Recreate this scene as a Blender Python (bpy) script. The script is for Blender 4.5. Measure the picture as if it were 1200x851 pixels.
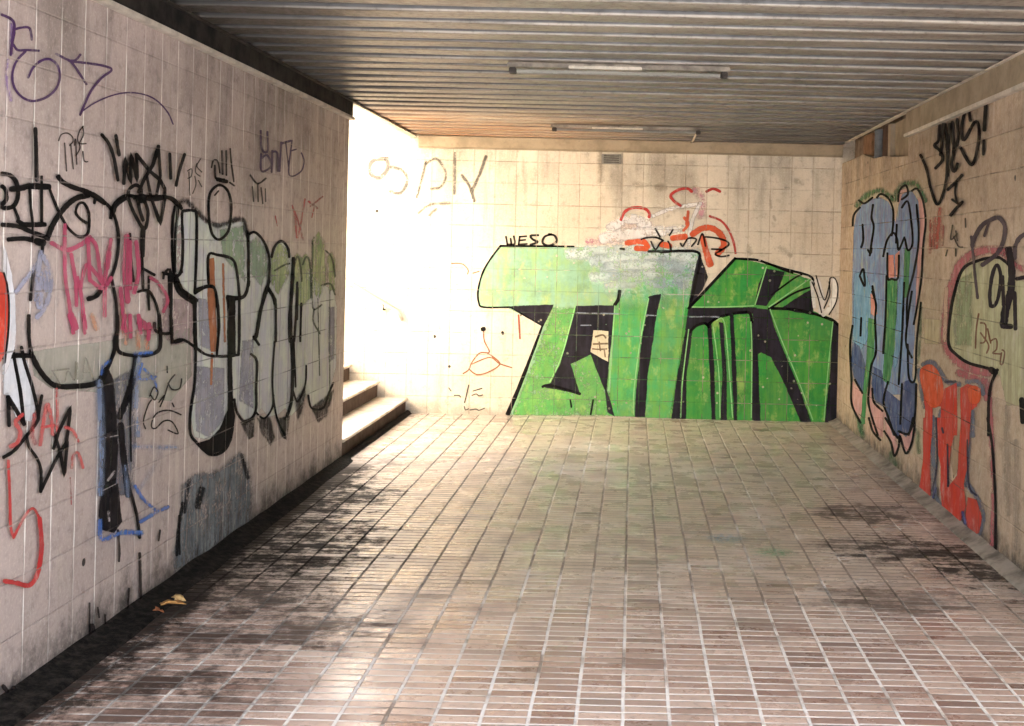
import bpy, bmesh, math, random
from mathutils import Vector, geometry, noise
random.seed(7)
for o in list(bpy.data.objects): bpy.data.objects.remove(o)
scene = bpy.context.scene
C = scene.collection
R = math.radians

# ---------------------------------------------------------------- camera
F = 1480.0; PX, PY = 742.0, 295.0; ROLL = R(1.3); HC = 1.6
cd = bpy.data.cameras.new('camera'); cam = bpy.data.objects.new('camera', cd); C.objects.link(cam)
cam.location = (0, 0, HC); cam.rotation_mode = 'XYZ'
from mathutils import Matrix
cam.rotation_euler = (Matrix.Rotation(R(90), 3, 'X') @ Matrix.Rotation(ROLL, 3, 'Z')).to_euler()
cd.sensor_width = 36; cd.lens = F / 1200 * 36
cd.shift_x = -(PX - 600) / 1200; cd.shift_y = -(425.5 - PY) / 1200
cd.clip_start = 0.05; cd.clip_end = 3000
scene.camera = cam

# ---------------------------------------------------------------- light
SUN_EL, SUN_DIR = 46, Vector((0.0, 1.0, 0))      # horizontal direction towards the sun
w = bpy.data.worlds.new('World'); scene.world = w; w.use_nodes = True
nt = w.node_tree; nt.nodes.clear()
sky = nt.nodes.new('ShaderNodeTexSky'); sky.sky_type = 'NISHITA'; sky.sun_disc = False
sky.sun_elevation = R(SUN_EL); sky.sun_rotation = math.atan2(SUN_DIR.x, SUN_DIR.y)
sky.dust_density = 4; sky.air_density = 1.0; sky.ozone_density = 0.6
hs = nt.nodes.new('ShaderNodeHueSaturation'); hs.inputs['Saturation'].default_value = 0.35
bg = nt.nodes.new('ShaderNodeBackground'); bg.inputs[1].default_value = 0.15
wo = nt.nodes.new('ShaderNodeOutputWorld')
nt.links.new(sky.outputs[0], hs.inputs['Color']); nt.links.new(hs.outputs[0], bg.inputs[0]); nt.links.new(bg.outputs[0], wo.inputs[0])
sd = bpy.data.lights.new('sun', 'SUN'); sd.energy = 5; sd.angle = R(0.5); sd.color = (1, .95, .87)
sun = bpy.data.objects.new('sun', sd); C.objects.link(sun)
sv = Vector((SUN_DIR.normalized().x * math.cos(R(SUN_EL)), SUN_DIR.normalized().y * math.cos(R(SUN_EL)), math.sin(R(SUN_EL))))
sun.rotation_euler = sv.to_track_quat('Z', 'Y').to_euler(); sun.location = (-6, 8, 12)
scene.render.engine = 'CYCLES'
scene.cycles.max_bounces = 10; scene.cycles.diffuse_bounces = 8; scene.cycles.transparent_max_bounces = 40
scene.view_settings.view_transform = 'Standard'; scene.view_settings.look = 'None'
scene.view_settings.gamma = 1; scene.view_settings.exposure = 4.0

# ---------------------------------------------------------------- dimensions (metres)
XL, XR = -2.13, 1.99          # left and right wall faces
YF, YE = 12.14, 9.38           # end wall; end of the left wall, where the stairs start
ZC, ZG = 2.67, 3.1             # ceiling; ground level above
YM = 2.3                       # mouth of the covered part; the sunken plaza outside is unseen, added to throw sunlight in

def unroll(px, py):
    dx, dy = px - PX, py - PY
    return dx * math.cos(ROLL) + dy * math.sin(ROLL), -dx * math.sin(ROLL) + dy * math.cos(ROLL)
def on_floor(px, py, z=0.0):
    x, y = unroll(px, py); t = (HC - z) / y
    return Vector((x * t, F * t, z))
def on_ceiling(px, py, z=ZC):
    return on_floor(px, py, z)
# each wall: photo point -> (u, v) on the wall, (u, v, offset) -> world, and metres per photo pixel there
def left_uv(px, py):
    x, y = unroll(px, py); t = XL / x
    return F * t, HC - y * t, t
def right_uv(px, py):
    x, y = unroll(px, py); t = XR / x
    return F * t, HC - y * t, t
def far_uv(px, py):
    x, y = unroll(px, py); t = YF / F
    return x * t, HC - y * t, t
WALLS = {'L': (left_uv, lambda u, v, e: Vector((XL + e, u, v))),
         'R': (right_uv, lambda u, v, e: Vector((XR - e, u, v))),
         'F': (far_uv, lambda u, v, e: Vector((u, YF - e, v)))}

# ---------------------------------------------------------------- object helpers
def tag(o, label=None, cat=None, group=None, kind=None):
    if label: o['label'] = label
    if cat: o['category'] = cat
    if group: o['group'] = group
    if kind: o['kind'] = kind
    return o
def link(name, bm, mat, parent=None, smooth=False):
    me = bpy.data.meshes.new(name); bm.to_mesh(me); bm.free()
    if mat: me.materials.append(mat)
    if smooth:
        for p in me.polygons: p.use_smooth = True
    o = bpy.data.objects.new(name, me); C.objects.link(o)
    if parent:
        o.parent = parent
        o.matrix_parent_inverse = Matrix.Translation(parent.location).inverted()
    return o
def empty(name, loc):
    o = bpy.data.objects.new(name, None); C.objects.link(o); o.location = loc; o.empty_display_size = .1
    return o
def box(bm, x0, x1, y0, y1, z0, z1, bev=0):
    g = bmesh.ops.create_cube(bm, size=1)
    for v in g['verts']:
        v.co = Vector((x0 + (v.co.x + .5) * (x1 - x0), y0 + (v.co.y + .5) * (y1 - y0), z0 + (v.co.z + .5) * (z1 - z0)))
    if bev:
        es = list({e for v in g['verts'] for e in v.link_edges})
        bmesh.ops.bevel(bm, geom=es, offset=bev, segments=2, affect='EDGES')
def tube(bm, pts, r, seg=10):
    pts = [Vector(p) for p in pts]; rings = []
    for i, p in enumerate(pts):
        d = (pts[min(i + 1, len(pts) - 1)] - pts[max(i - 1, 0)]).normalized()
        a = d.orthogonal().normalized() if abs(d.z) > .95 else d.cross(Vector((0, 0, 1))).normalized()
        b = d.cross(a)
        rings.append([bm.verts.new(p + (a * math.cos(t) + b * math.sin(t)) * r) for t in [2 * math.pi * k / seg for k in range(seg)]])
    for i in range(len(rings) - 1):
        for k in range(seg):
            bm.faces.new((rings[i][k], rings[i][(k + 1) % seg], rings[i + 1][(k + 1) % seg], rings[i + 1][k]))
    bm.faces.new(rings[0]); bm.faces.new(rings[-1])
def quad(bm, *p):
    bm.faces.new([bm.verts.new(Vector(q)) for q in p])

# ---------------------------------------------------------------- node helpers
class NT:
    def __init__(s, name):
        s.m = bpy.data.materials.new(name); s.m.use_nodes = True; s.t = s.m.node_tree; s.t.nodes.clear()
        s.out = s.t.nodes.new('ShaderNodeOutputMaterial'); s.b = s.t.nodes.new('ShaderNodeBsdfPrincipled')
        s.t.links.new(s.b.outputs[0], s.out.inputs[0])
    def n(s, t, **k):
        q = s.t.nodes.new('ShaderNode' + t)
        for a, v in k.items(): setattr(q, a, v)
        return q
    def put(s, sock, v):
        if isinstance(v, bpy.types.NodeSocket): s.t.links.new(v, sock)
        elif isinstance(v, (tuple, list)) and sock.type == 'RGBA' and len(v) == 3: sock.default_value = (*v, 1)
        else: sock.default_value = v
    def math(s, op, a, b=0.0, c=None, clamp=False):
        q = s.n('Math', operation=op, use_clamp=clamp); s.put(q.inputs[0], a); s.put(q.inputs[1], b)
        if c is not None: s.put(q.inputs[2], c)
        return q.outputs[0]
    def mix(s, f, a, b, mode='MIX'):
        q = s.n('Mix', data_type='RGBA', blend_type=mode); s.put(q.inputs[0], f); s.put(q.inputs[6], a); s.put(q.inputs[7], b)
        return q.outputs[2]
    def rng(s, v, a, b, c=0.0, d=1.0, smooth=True):
        q = s.n('MapRange', interpolation_type='SMOOTHSTEP' if smooth else 'LINEAR')
        s.put(q.inputs[0], v); s.put(q.inputs[1], a); s.put(q.inputs[2], b); s.put(q.inputs[3], c); s.put(q.inputs[4], d)
        return q.outputs[0]
    def pos(s):
        if not hasattr(s, '_p'):
            g = s.n('NewGeometry'); s._p = g.outputs['Position']; x = s.n('SeparateXYZ'); s.put(x.inputs[0], s._p); s._xyz = x.outputs
        return s._p
    def xyz(s): s.pos(); return s._xyz
    def scaled(s, vec, sc):
        q = s.n('VectorMath', operation='MULTIPLY'); s.put(q.inputs[0], vec); q.inputs[1].default_value = sc
        return q.outputs[0]
    def noise(s, vec, scale, detail=4, rough=.6, dist=0):
        q = s.n('TexNoise'); s.put(q.inputs['Vector'], vec); q.inputs['Scale'].default_value = scale
        q.inputs['Detail'].default_value = detail; q.inputs['Roughness'].default_value = rough; q.inputs['Distortion'].default_value = dist
        return q.outputs[0]
    def combine(s, x, y, z=0.0):
        q = s.n('CombineXYZ'); s.put(q.inputs[0], x); s.put(q.inputs[1], y); s.put(q.inputs[2], z); return q.outputs[0]
    def white(s, vec):
        q = s.n('TexWhiteNoise', noise_dimensions='3D'); s.put(q.inputs[0], vec); return q.outputs[0]
    def joint(s, c, pitch, phase, width):
        """1 in the joint lines of coordinate c, and the tile index"""
        t = s.math('DIVIDE', s.math('SUBTRACT', c, phase), pitch)
        fr = s.math('FRACT', t); d = s.math('MINIMUM', fr, s.math('SUBTRACT', 1.0, fr))
        m = s.rng(d, width / pitch * .35, width / pitch * .75, 1.0, 0.0)
        return m, s.math('FLOOR', t)
    def bump(s, h, dist=.01, strength=.5):
        q = s.n('Bump'); s.put(q.inputs['Height'], h); q.inputs['Distance'].default_value = dist; q.inputs['Strength'].default_value = strength
        s.t.links.new(q.outputs[0], s.b.inputs['Normal'])
def srgb(r, g, b):
    return tuple(((c / 255) / 12.92 if c / 255 <= .04045 else ((c / 255 + .055) / 1.055) ** 2.4) for c in (r, g, b))

GRID = {'L': ('Y', .1990, 4.27, .010, .2), 'R': ('Y', .2050, 6.10, .01, .045), 'F': ('X', .2036, 1.103, .15, .2066)}
def wall_grid(t, wall):
    xyz = t.xyz(); u = xyz[0] if wall == 'F' else xyz[1]; v = xyz[2]
    if wall == 'L': ju, iu = t.joint(u, .199, 4.27, .008); jv, iv = t.joint(v, .2, .01, .006)
    elif wall == 'R': ju, iu = t.joint(u, .205, 6.1, .006); jv, iv = t.joint(v, .205, .03, .006)
    else: ju, iu = t.joint(u, .2036, 1.103, .007); jv, iv = t.joint(v, .2066, 1.612, .007)
    return ju, jv, iu, iv

def wall_mat(name, wall, base, base2, vj, hj, vj_col, hj_col):
    t = NT(name); p = t.pos(); x = t.xyz()
    ju, jv, iu, iv = wall_grid(t, wall)
    rnd = t.white(t.combine(iu, iv, 3.0))
    big = t.noise(p, .9, 5, .62); fine = t.noise(p, 14, 6, .7)
    streak = t.noise(t.scaled(p, (9, 9, .7)), 1.6, 5, .65)
    col = t.mix(t.rng(big, .35, .68), base, base2)
    col = t.mix(t.math('MULTIPLY', rnd, .30), col, tuple(c * .62 for c in base))
    col = t.mix(t.rng(streak, .5, .78, 0, .42), col, srgb(120, 106, 92))
    col = t.mix(t.rng(fine, .5, .72, 0, .6), col, tuple(c * .45 for c in base))
    # pale chalky smears and scrubbed patches
    sm = t.noise(t.scaled(p, (3, 3, 1.2)), 1.3, 6, .7, .6)
    col = t.mix(t.rng(sm, .58, .72, 0, .45), col, srgb(205, 196, 182))
    # grout
    jn = t.noise(p, 2.3, 4, .6); jn2 = t.noise(t.scaled(p, (1, 1, 1)), 3.7, 4, .6)
    mu = t.math('MULTIPLY', ju, t.rng(jn, .38, .58, .15, vj)); mv = t.math('MULTIPLY', jv, t.rng(jn2, .42, .6, .08, hj))
    col = t.mix(mu, col, vj_col); col = t.mix(mv, col, hj_col)
    # soot below the ceiling, splash dirt above the floor
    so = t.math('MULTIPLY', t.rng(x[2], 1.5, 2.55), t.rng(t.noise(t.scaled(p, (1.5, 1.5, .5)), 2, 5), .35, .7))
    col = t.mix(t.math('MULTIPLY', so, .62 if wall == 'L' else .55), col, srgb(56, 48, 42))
    dn = t.noise(p, 6, 6, .72)
    dz = t.math('ADD', x[2], t.math('MULTIPLY', t.math('SUBTRACT', dn, .5), .55))
    col = t.mix(t.rng(dz, -.02, .2, .88 if wall != 'F' else .4, 0), col, srgb(44, 40, 36))
    gr = t.noise(p, 70, 3, .8)
    col = t.mix(t.rng(gr, .5, .75, 0, .25), col, tuple(c * .4 for c in base)); col = t.mix(t.rng(gr, .5, .25, 0, .3), col, srgb(225, 216, 204))
    # small chips and spots
    vo = t.n('TexVoronoi', feature='F1'); t.put(vo.inputs['Vector'], p); vo.inputs['Scale'].default_value = 3.1
    ch = t.math('MULTIPLY', t.math('LESS_THAN', vo.outputs['Distance'], .05), t.math('GREATER_THAN', t.noise(p, 1.7), .5))
    col = t.mix(ch, col, srgb(50, 44, 40))
    t.put(t.b.inputs['Base Color'], col)
    t.put(t.b.inputs['Roughness'], t.rng(fine, .3, .7, .38, .7))
    t.b.inputs['Specular IOR Level'].default_value = .3
    h = t.math('SUBTRACT', t.math('MULTIPLY', fine, .25), t.math('MAXIMUM', ju, jv))
    h = t.math('ADD', h, t.math('MULTIPLY', rnd, .25))
    t.bump(h, .004, .6)
    return t

m_left = wall_mat('left_tiles', 'L', srgb(190, 174, 167), srgb(170, 155, 148), 1.0, .22, srgb(240, 235, 228), srgb(60, 52, 48)).m
m_right = wall_mat('right_tiles', 'R', srgb(186, 165, 142), srgb(164, 143, 122), .45, .7, srgb(150, 135, 115), srgb(84, 70, 56)).m
m_far = wall_mat('end_tiles', 'F', srgb(208, 198, 182), srgb(194, 180, 160), .4, .6, srgb(120, 100, 80), srgb(100, 84, 66)).m

def simple(name, col, rough=.7, var=.35, scale=8, metal=0, bumpd=.003, col2=None, spec=.4):
    t = NT(name); t.b.inputs['Specular IOR Level'].default_value = spec; p = t.pos(); n = t.noise(p, scale, 6, .65); n2 = t.noise(p, scale * 5, 4)
    c = t.mix(t.rng(n, .35, .7), col, col2 or tuple(k * (1 - var) for k in col)); c = t.mix(t.rng(n2, .55, .8, 0, .5), c, tuple(k * .4 for k in col))
    t.put(t.b.inputs['Base Color'], c); t.put(t.b.inputs['Roughness'], t.rng(n, .3, .7, rough - .12, rough + .1))
    t.b.inputs['Metallic'].default_value = metal; t.bump(n2, bumpd, .5)
    return t.m
m_conc = simple('concrete', srgb(150, 144, 134), .85, .3, 3)
m_soot_shade = simple('soot_shade', srgb(46, 41, 37), .85, .5, 6, col2=srgb(18, 16, 15), spec=.2)
m_fascia = simple('tan_fascia', srgb(150, 134, 112), .75, .3, 5)
m_strip = simple('pale_metal_strip', srgb(200, 190, 176), .5, .3, 9)
m_gutter = simple('black_grime', srgb(12, 11, 10), .95, .5, 26, bumpd=.02, spec=.08, col2=srgb(52, 47, 43))
m_gutter_r = simple('grey_gutter', srgb(150, 140, 128), .85, .5, 5, bumpd=.01, col2=srgb(92, 84, 75))
m_rail = simple('rail_paint', srgb(184, 178, 168), .45, .15, 10)
m_lamp = simple('lamp_housing', srgb(140, 130, 116), .5, .4, 12, col2=srgb(84, 76, 66))
m_lampdark = simple('lamp_rust', srgb(52, 44, 38), .7, .4, 20)
m_tube = simple('lamp_tube', srgb(170, 168, 160), .25, .1, 20)
m_plate = simple('grey_plate', srgb(120, 116, 108), .6, .3, 20)
m_hole = simple('hole_back', srgb(132, 112, 92), .9, .5, 9, bumpd=.02, col2=srgb(84, 70, 62))
m_brown = simple('rust_brown', srgb(122, 88, 62), .85, .4, 14)
m_bluegrey = simple('blue_grey_pipe', srgb(88, 90, 94), .6, .4, 14)
m_pale = simple('pale_trim', srgb(205, 196, 180), .7, .3, 14)
m_step = simple('step_stone', srgb(205, 194, 178), .75, .2, 6, col2=srgb(170, 155, 136))
m_riser = simple('step_riser', srgb(66, 42, 30), .8, .3, 8)
m_stairwall = simple('stair_tiles', srgb(234, 220, 194), .7, .08, 2)  # pale and warm so the unseen stairwell wall bounces sunlight; also on the edge beam
m_fill_plaza = simple('fill_plaza_paving', srgb(188, 189, 194), .8, .15, 2)
# ---------------------------------------------------------------- floor material
def floor_mat():
    t = NT('floor_tiles'); p = t.pos(); x = t.xyz()
    jx, ix = t.joint(t.math('ADD', x[0], t.math('MULTIPLY', t.math('SUBTRACT', t.noise(p, 4.5, 3), .5), .007)), .1605, 0.0, .0115)
    off = t.math('MULTIPLY', t.white(t.combine(ix, 1.0, 5.0)), .012)
    wob = t.math('MULTIPLY', t.math('SUBTRACT', t.noise(p, 3.0, 2), .5), .006)
    jy, iy = t.joint(t.math('ADD', t.math('ADD', x[1], off), wob), .0655, 0.0, .0105)
    rnd = t.white(t.combine(ix, iy, 1.0)); rnd2 = t.white(t.combine(ix, iy, 9.0))
    big = t.noise(p, .8, 5, .6); mid = t.noise(p, 3.5, 6, .66); fine = t.noise(p, 40, 5, .7)
    red = t.mix(rnd, srgb(160, 127, 112), srgb(214, 186, 168)); grey = t.mix(rnd, srgb(198, 178, 160), srgb(224, 207, 190))
    wear = t.math('ADD', t.rng(x[1], 5.0, 6.8), t.math('MULTIPLY', t.math('SUBTRACT', mid, .5), 1.1), clamp=True)
    col = t.mix(wear, red, grey)
    col = t.mix(t.rng(rnd2, .86, 1.0, 0, .45), col, srgb(84, 66, 60))
    col = t.mix(t.rng(mid, .5, .75, 0, .4), col, srgb(136, 116, 104))
    col = t.mix(t.rng(fine, .5, .75, 0, .5), col, srgb(90, 78, 70))
    # joints: pale mortar, filled with dirt in worn stretches
    jm = t.noise(p, 1.9, 5, .65)
    jc = t.mix(t.rng(t.math('ADD', jm, t.math('MULTIPLY', wear, .16)), .5, .66), srgb(240, 234, 226), srgb(140, 126, 112))
    jc = t.mix(t.math('MULTIPLY', t.rng(x[0], -.5, -1.1), t.rng(x[1], 5.4, 6.6)), jc, srgb(50, 40, 32))
    jn = t.rng(t.noise(p, 5, 4), .3, .5, .45, 1)
    gap = t.math('MAXIMUM', t.math('MULTIPLY', jx, t.rng(t.noise(p, 9, 5, .7), .3, .55, .45, 1)), t.math('MULTIPLY', jy, jn))
    col = t.mix(gap, col, jc)
    # dark stains, each with an outline of its own
    stains = [(385, 585, .42, .38, .95), (440, 577, .22, .10, .9), (335, 640, .5, .45, .95), (300, 690, .4, .24, .8), (250, 745, .4, .18, .75), (345, 735, .35, .18, .7), (180, 800, .4, .12, .8),
              (1030, 602, .42, .13, .75), (1075, 645, .46, .15, .85), (1010, 638, .3, .10, .6), (1050, 704, .42, .1, .55), (985, 596, .2, .1, .5),
              (1150, 664, .3, .25, .9), (430, 545, .3, .4, .5), (160, 820, .5, .2, .6), (480, 720, .1, .3, .25)]
    tot = None; wd = t.noise(p, 6.5, 7, .78, .2)
    ws = t.noise(t.scaled(p, (1.6, 1, 1)), 11, 4, .7)
    for px, py, rx, ry, k in stains:
        c = on_floor(px, py)
        dx = t.math('DIVIDE', t.math('SUBTRACT', x[0], c.x), rx); dy = t.math('DIVIDE', t.math('SUBTRACT', x[1], c.y), ry * 2.2)
        d = t.math('ADD', t.math('MULTIPLY', dx, dx), t.math('MULTIPLY', dy, dy))
        d = t.math('ADD', d, t.math('MULTIPLY', t.math('SUBTRACT', wd, .5), 7.0)); d = t.math('ADD', d, t.math('MULTIPLY', t.math('SUBTRACT', rnd, .5), .7)); d = t.math('SUBTRACT', d, t.math('MULTIPLY', gap, .35)); d = t.math('ADD', d, t.math('MULTIPLY', t.math('SUBTRACT', ws, .5), 2.5))
        v = t.rng(d, -.3, 1.25, k, 0)
        tot = v if tot is None else t.math('MAXIMUM', tot, v)
    # dirt gathering along both walls
    el = t.math('ADD', x[0], t.math('MULTIPLY', t.math('SUBTRACT', wd, .5), 1.0))
    tot = t.math('MAXIMUM', tot, t.math('MULTIPLY', t.rng(el, -1.95, -1.72, .95, 0), t.rng(x[1], 9.6, 9.0)))
    tot = t.math('MAXIMUM', tot, t.rng(el, 1.7, 1.95, 0, .45))
    col = t.mix(tot, col, srgb(26, 20, 16))
    # faint spots of spilt green and blue paint
    for px, py, r, cc in ((905, 647, .11, srgb(60, 140, 90)), (850, 631, .10, srgb(80, 130, 165))):
        c = on_floor(px, py); q = t.n('VectorMath', operation='DISTANCE'); t.put(q.inputs[0], p); q.inputs[1].default_value = c
        col = t.mix(t.math('MULTIPLY', t.rng(q.outputs['Value'], r * .3, r * 1.6, .8, 0), t.rng(fine, .4, .6)), col, cc)
    t.put(t.b.inputs['Base Color'], col)
    ro = t.rng(mid, .35, .65, .13, .36); ro = t.math('ADD', ro, t.math('MULTIPLY', fine, .12)); ro = t.math('ADD', ro, t.math('MULTIPLY', gap, .4))
    ro = t.math('ADD', ro, t.math('MULTIPLY', tot, .4)); t.put(t.b.inputs['Specular IOR Level'], t.math('SUBTRACT', .6, t.math('MULTIPLY', tot, .5)))
    t.put(t.b.inputs['Roughness'], ro)
    h = t.math('ADD', t.math('MULTIPLY', gap, -1.0), t.math('ADD', t.math('MULTIPLY', fine, .2), t.math('MULTIPLY', rnd2, .5)))
    t.bump(h, .004, .7)
    return t.m
m_floor = floor_mat()

def ceil_mat():
    t = NT('ceiling_metal'); p = t.pos(); x = t.xyz()
    n = t.noise(t.scaled(p, (.6, 3, 3)), 2.2, 6, .65); f = t.noise(p, 30, 5, .7); b = t.noise(p, .8, 4)
    idx = t.math('FLOOR', t.math('DIVIDE', x[1], .285)); rnd = t.white(t.combine(idx, 2.0, 2.0))
    col = t.mix(rnd, srgb(142, 134, 123), srgb(164, 154, 140))
    col = t.mix(t.rng(n, .4, .7, 0, .75), col, srgb(104, 95, 86)); col = t.mix(t.rng(f, .5, .75, 0, .6), col, srgb(60, 54, 48))
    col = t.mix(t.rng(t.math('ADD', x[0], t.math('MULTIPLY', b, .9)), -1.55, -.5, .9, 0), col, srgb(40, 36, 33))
    glow = t.math('MULTIPLY', t.math('MULTIPLY', t.rng(x[1], 9.2, 11), t.rng(x[0], .9, -.8)), t.rng(n, .3, .6, .1, .5)); col = t.mix(glow, col, srgb(176, 122, 72))  # warm glow from the stair opening, painted into the slat colour
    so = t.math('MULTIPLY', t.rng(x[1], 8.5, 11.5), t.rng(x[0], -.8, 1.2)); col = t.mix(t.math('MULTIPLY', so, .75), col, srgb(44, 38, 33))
    col = t.mix(t.rng(x[2], ZC + .005, ZC + .014, 0, .95), col, srgb(26, 23, 21))  # dirty grooves, colour darkened further so the slat gaps read as shade
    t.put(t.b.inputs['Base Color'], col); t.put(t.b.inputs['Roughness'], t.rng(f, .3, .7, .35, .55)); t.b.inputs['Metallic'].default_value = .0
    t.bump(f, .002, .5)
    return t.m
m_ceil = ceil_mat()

# ---------------------------------------------------------------- ground, floor
bm = bmesh.new(); box(bm, XL - .08, XR, YM - 1.5, YF, -.2, 0); fl = tag(link('floor', bm, m_floor), kind='structure')
G = 900; PW, PD = 16, -22
bm = bmesh.new()                                                     # street level, with the plaza and the stairwell left out
for a, b, c, d in ((-G, G, YF + .3, G), (-G, -7.9, YM, YF + .3), (XR + .3, G, YM, YF + .3), (-7.9, XL - .3, YM, YE - .3), (XL - .3, XR + .3, YM, YE), (XL, XR + .3, YE, YF + .3),
                   (-G, -PW, -G, YM), (PW, G, -G, YM), (-PW, PW, -G, PD)):
    quad(bm, (a, c, ZG), (b, c, ZG), (b, d, ZG), (a, d, ZG))
tag(link('ground', bm, m_conc), kind='structure')
bm = bmesh.new(); quad(bm, (-PW, PD, -.006), (PW, PD, -.006), (PW, YM + .1, -.006), (-PW, YM + .1, -.006))
tag(link('fill_plaza', bm, m_fill_plaza), kind='structure')  # unseen open paving, added so sunlight bounces into the passage

# ---------------------------------------------------------------- walls
bm = bmesh.new(); box(bm, XL - .3, XL, YM, YE, -.2, ZG + .004)
lw = tag(link('tiled_wall', bm, m_left), 'long grey-pink tiled wall on the left covered in black, pink and silver graffiti', 'wall')
# right wall with the ragged hole under the ceiling near the end
hole = [(1001, 186), (1012, 181), (1024, 186), (1036, 183), (1050, 184), (1064, 183)]
hp = [(min(right_uv(*q)[0], YF - .03 - .01 * i), right_uv(*q)[1]) for i, q in enumerate(hole)]
y0h, y1h = hp[-1][0], min(hp[0][0], YF)
bm = bmesh.new()
prof = [(YM, -.2), (YF - .003, -.2), (YF - .003, hp[0][1])] + [(u, v) for u, v in hp] + [(y0h, ZG + .004), (YM, ZG + .004)]
def extrude_prof(bm, prof, x0, x1):
    va = [bm.verts.new((x0, u, v)) for u, v in prof]; vb = [bm.verts.new((x1, u, v)) for u, v in prof]
    for tri in geometry.tessellate_polygon([[Vector((u, v, 0)) for u, v in prof]]):
        bm.faces.new([va[k] for k in tri]); bm.faces.new([vb[k] for k in tri[::-1]])
    for i in range(len(prof)):
        j = (i + 1) % len(prof); bm.faces.new((va[i], vb[i], vb[j], va[j]))
    bmesh.ops.recalc_face_normals(bm, faces=bm.faces)
extrude_prof(bm, prof, XR, XR + .12)
rw = tag(link('tiled_wall', bm, m_right), 'tan tiled wall on the right with the blue and the orange graffiti and a broken top corner', 'wall')
bm = bmesh.new(); box(bm, XR + .122, XR + .3, YM, YF + .3, -.2, ZG + .004)
link('hole_backing', bm, m_hole, rw)
bm = bmesh.new(); box(bm, -9, XR + .12, YF, YF + .3, -.2, ZG + .004)
fw = tag(link('end_wall', bm, m_far), 'cream tiled wall closing the passage behind the green mural', 'wall')
bm = bmesh.new(); box(bm, -9, XL - .302, YE - .3, YE, -.2, ZG + .9)
tag(link('unseen_stairwell_wall', bm, m_stairwall), 'tiled retaining wall beside the stairs, hidden behind the left wall', 'wall')  # unseen wall, kept pale and warm to bounce sunlight into the passage
for a, b, c, d, l in ((-PW, XL - .3, YM, YM + .3, 'left of the passage mouth'), (XR + .3, PW, YM, YM + .3, 'right of the passage mouth'), (-PW - .3, -PW, PD, YM, 'along the left side of the plaza'), (PW, PW + .3, PD, YM, 'along the right side of the plaza'), (-PW, PW, PD - .3, PD, 'at the back of the plaza')):
    bm = bmesh.new(); box(bm, a, b, c, d, -.2, ZG + .004)
    tag(link('unseen_retaining_wall', bm, m_conc), 'unseen plain concrete retaining wall ' + l, 'wall')

# roof slab and the slatted metal ceiling
bm = bmesh.new(); box(bm, XL + .01, XR + .12, YM, YF, ZC + .09, ZG - .004); tag(link('roof_slab', bm, m_soot_shade), kind='structure')  # concrete slab coloured near black so the gaps between slats look shaded
bm = bmesh.new(); P = .285; y = YM
ZH = 0.0
while y < YF - .02:
    y1 = min(y + P, YF); g = .055; dz = random.uniform(-.003, .003); tl = random.uniform(-.004, .004)
    pr = [(y, ZC + .085), (y + .003, ZC + .028), (y + .008, ZC + .004), (y + .02, ZC), (y + P * .45, ZC + .002), (y1 - g - .05, ZC + .002), (y1 - g - .012, ZC + .014), (y1 - g, ZC + .03), (y1 - g + .002, ZC + .085)]
    n = 10; rows = []
    for i in range(n + 1):
        xx = XL + .004 + (XR - XL - .008) * i / n; s = .002 * math.sin(i * 1.7 + y * 9)
        rows.append([bm.verts.new((xx, a, b + (dz + s + tl * (i / n - .5) if k not in (0, 8) else 0))) for k, (a, b) in enumerate(pr)])
    for i in range(n):
        for k in range(8): bm.faces.new((rows[i][k], rows[i + 1][k], rows[i + 1][k + 1], rows[i][k + 1]))
    y += P
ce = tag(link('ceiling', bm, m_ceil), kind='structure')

# fascias and edge strips
def strip_thing(name, label, parts, cat='trim'):
    r = empty(name, parts[0][2][:1] and (parts[0][2][0], parts[0][2][2], parts[0][2][4])); tag(r, label, cat)
    for pn, mt, b in parts:
        bm = bmesh.new(); box(bm, *b, bev=.003); link(pn, bm, mt, r)
    return r
strip_thing('ceiling_fascia', 'sooty dark fascia band with a pale metal edge along the top of the left wall',
            [('fascia_board', m_soot_shade, (XL + .002, XL + .03, YM + .01, YE - .01, 2.555, ZC - .012)), ('edge_strip', m_strip, (XL + .002, XL + .045, YM + .01, YE - .004, 2.528, 2.55)),
             ('ceiling_angle', m_lampdark, (XL + .002, XL + .05, YM + .01, YE - .004, ZC - .01, ZC - .002))])
strip_thing('ceiling_fascia', 'tan fascia band with a pale edge strip along the top of the right wall',
            [('fascia_board', m_fascia, (XR - .025, XR - .002, YM + .01, y0h - .02, 2.505, ZC - .012)), ('edge_strip', m_strip, (XR - .04, XR - .002, YM + .01, y0h - .02, 2.478, 2.502)),
             ('ceiling_angle', m_pale, (XR - .045, XR - .002, YM + .01, YF - .4, ZC - .012, ZC - .004))])
strip_thing('ceiling_fascia', 'shallow beam along the top of the end wall above the mural',
            [('beam_face', m_fascia, (XL + .05, XR - .002, YF - .05, YF - .002, 2.562, ZC - .004)), ('lower_edge', m_fascia, (XL + .05, XR - .002, YF - .044, YF - .002, 2.55, 2.56))])
strip_thing('ceiling_edge', 'sunlit pale edge beam of the ceiling above the stair opening',
            [('edge_beam', m_stairwall, (XL - .05, XL, YE, YF - .004, ZC - .02, ZG - .004)), ('edge_lip', m_pale, (XL + .002, XL + .04, YE + .004, YF - .06, ZC - .02, ZC - .008))])

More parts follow.
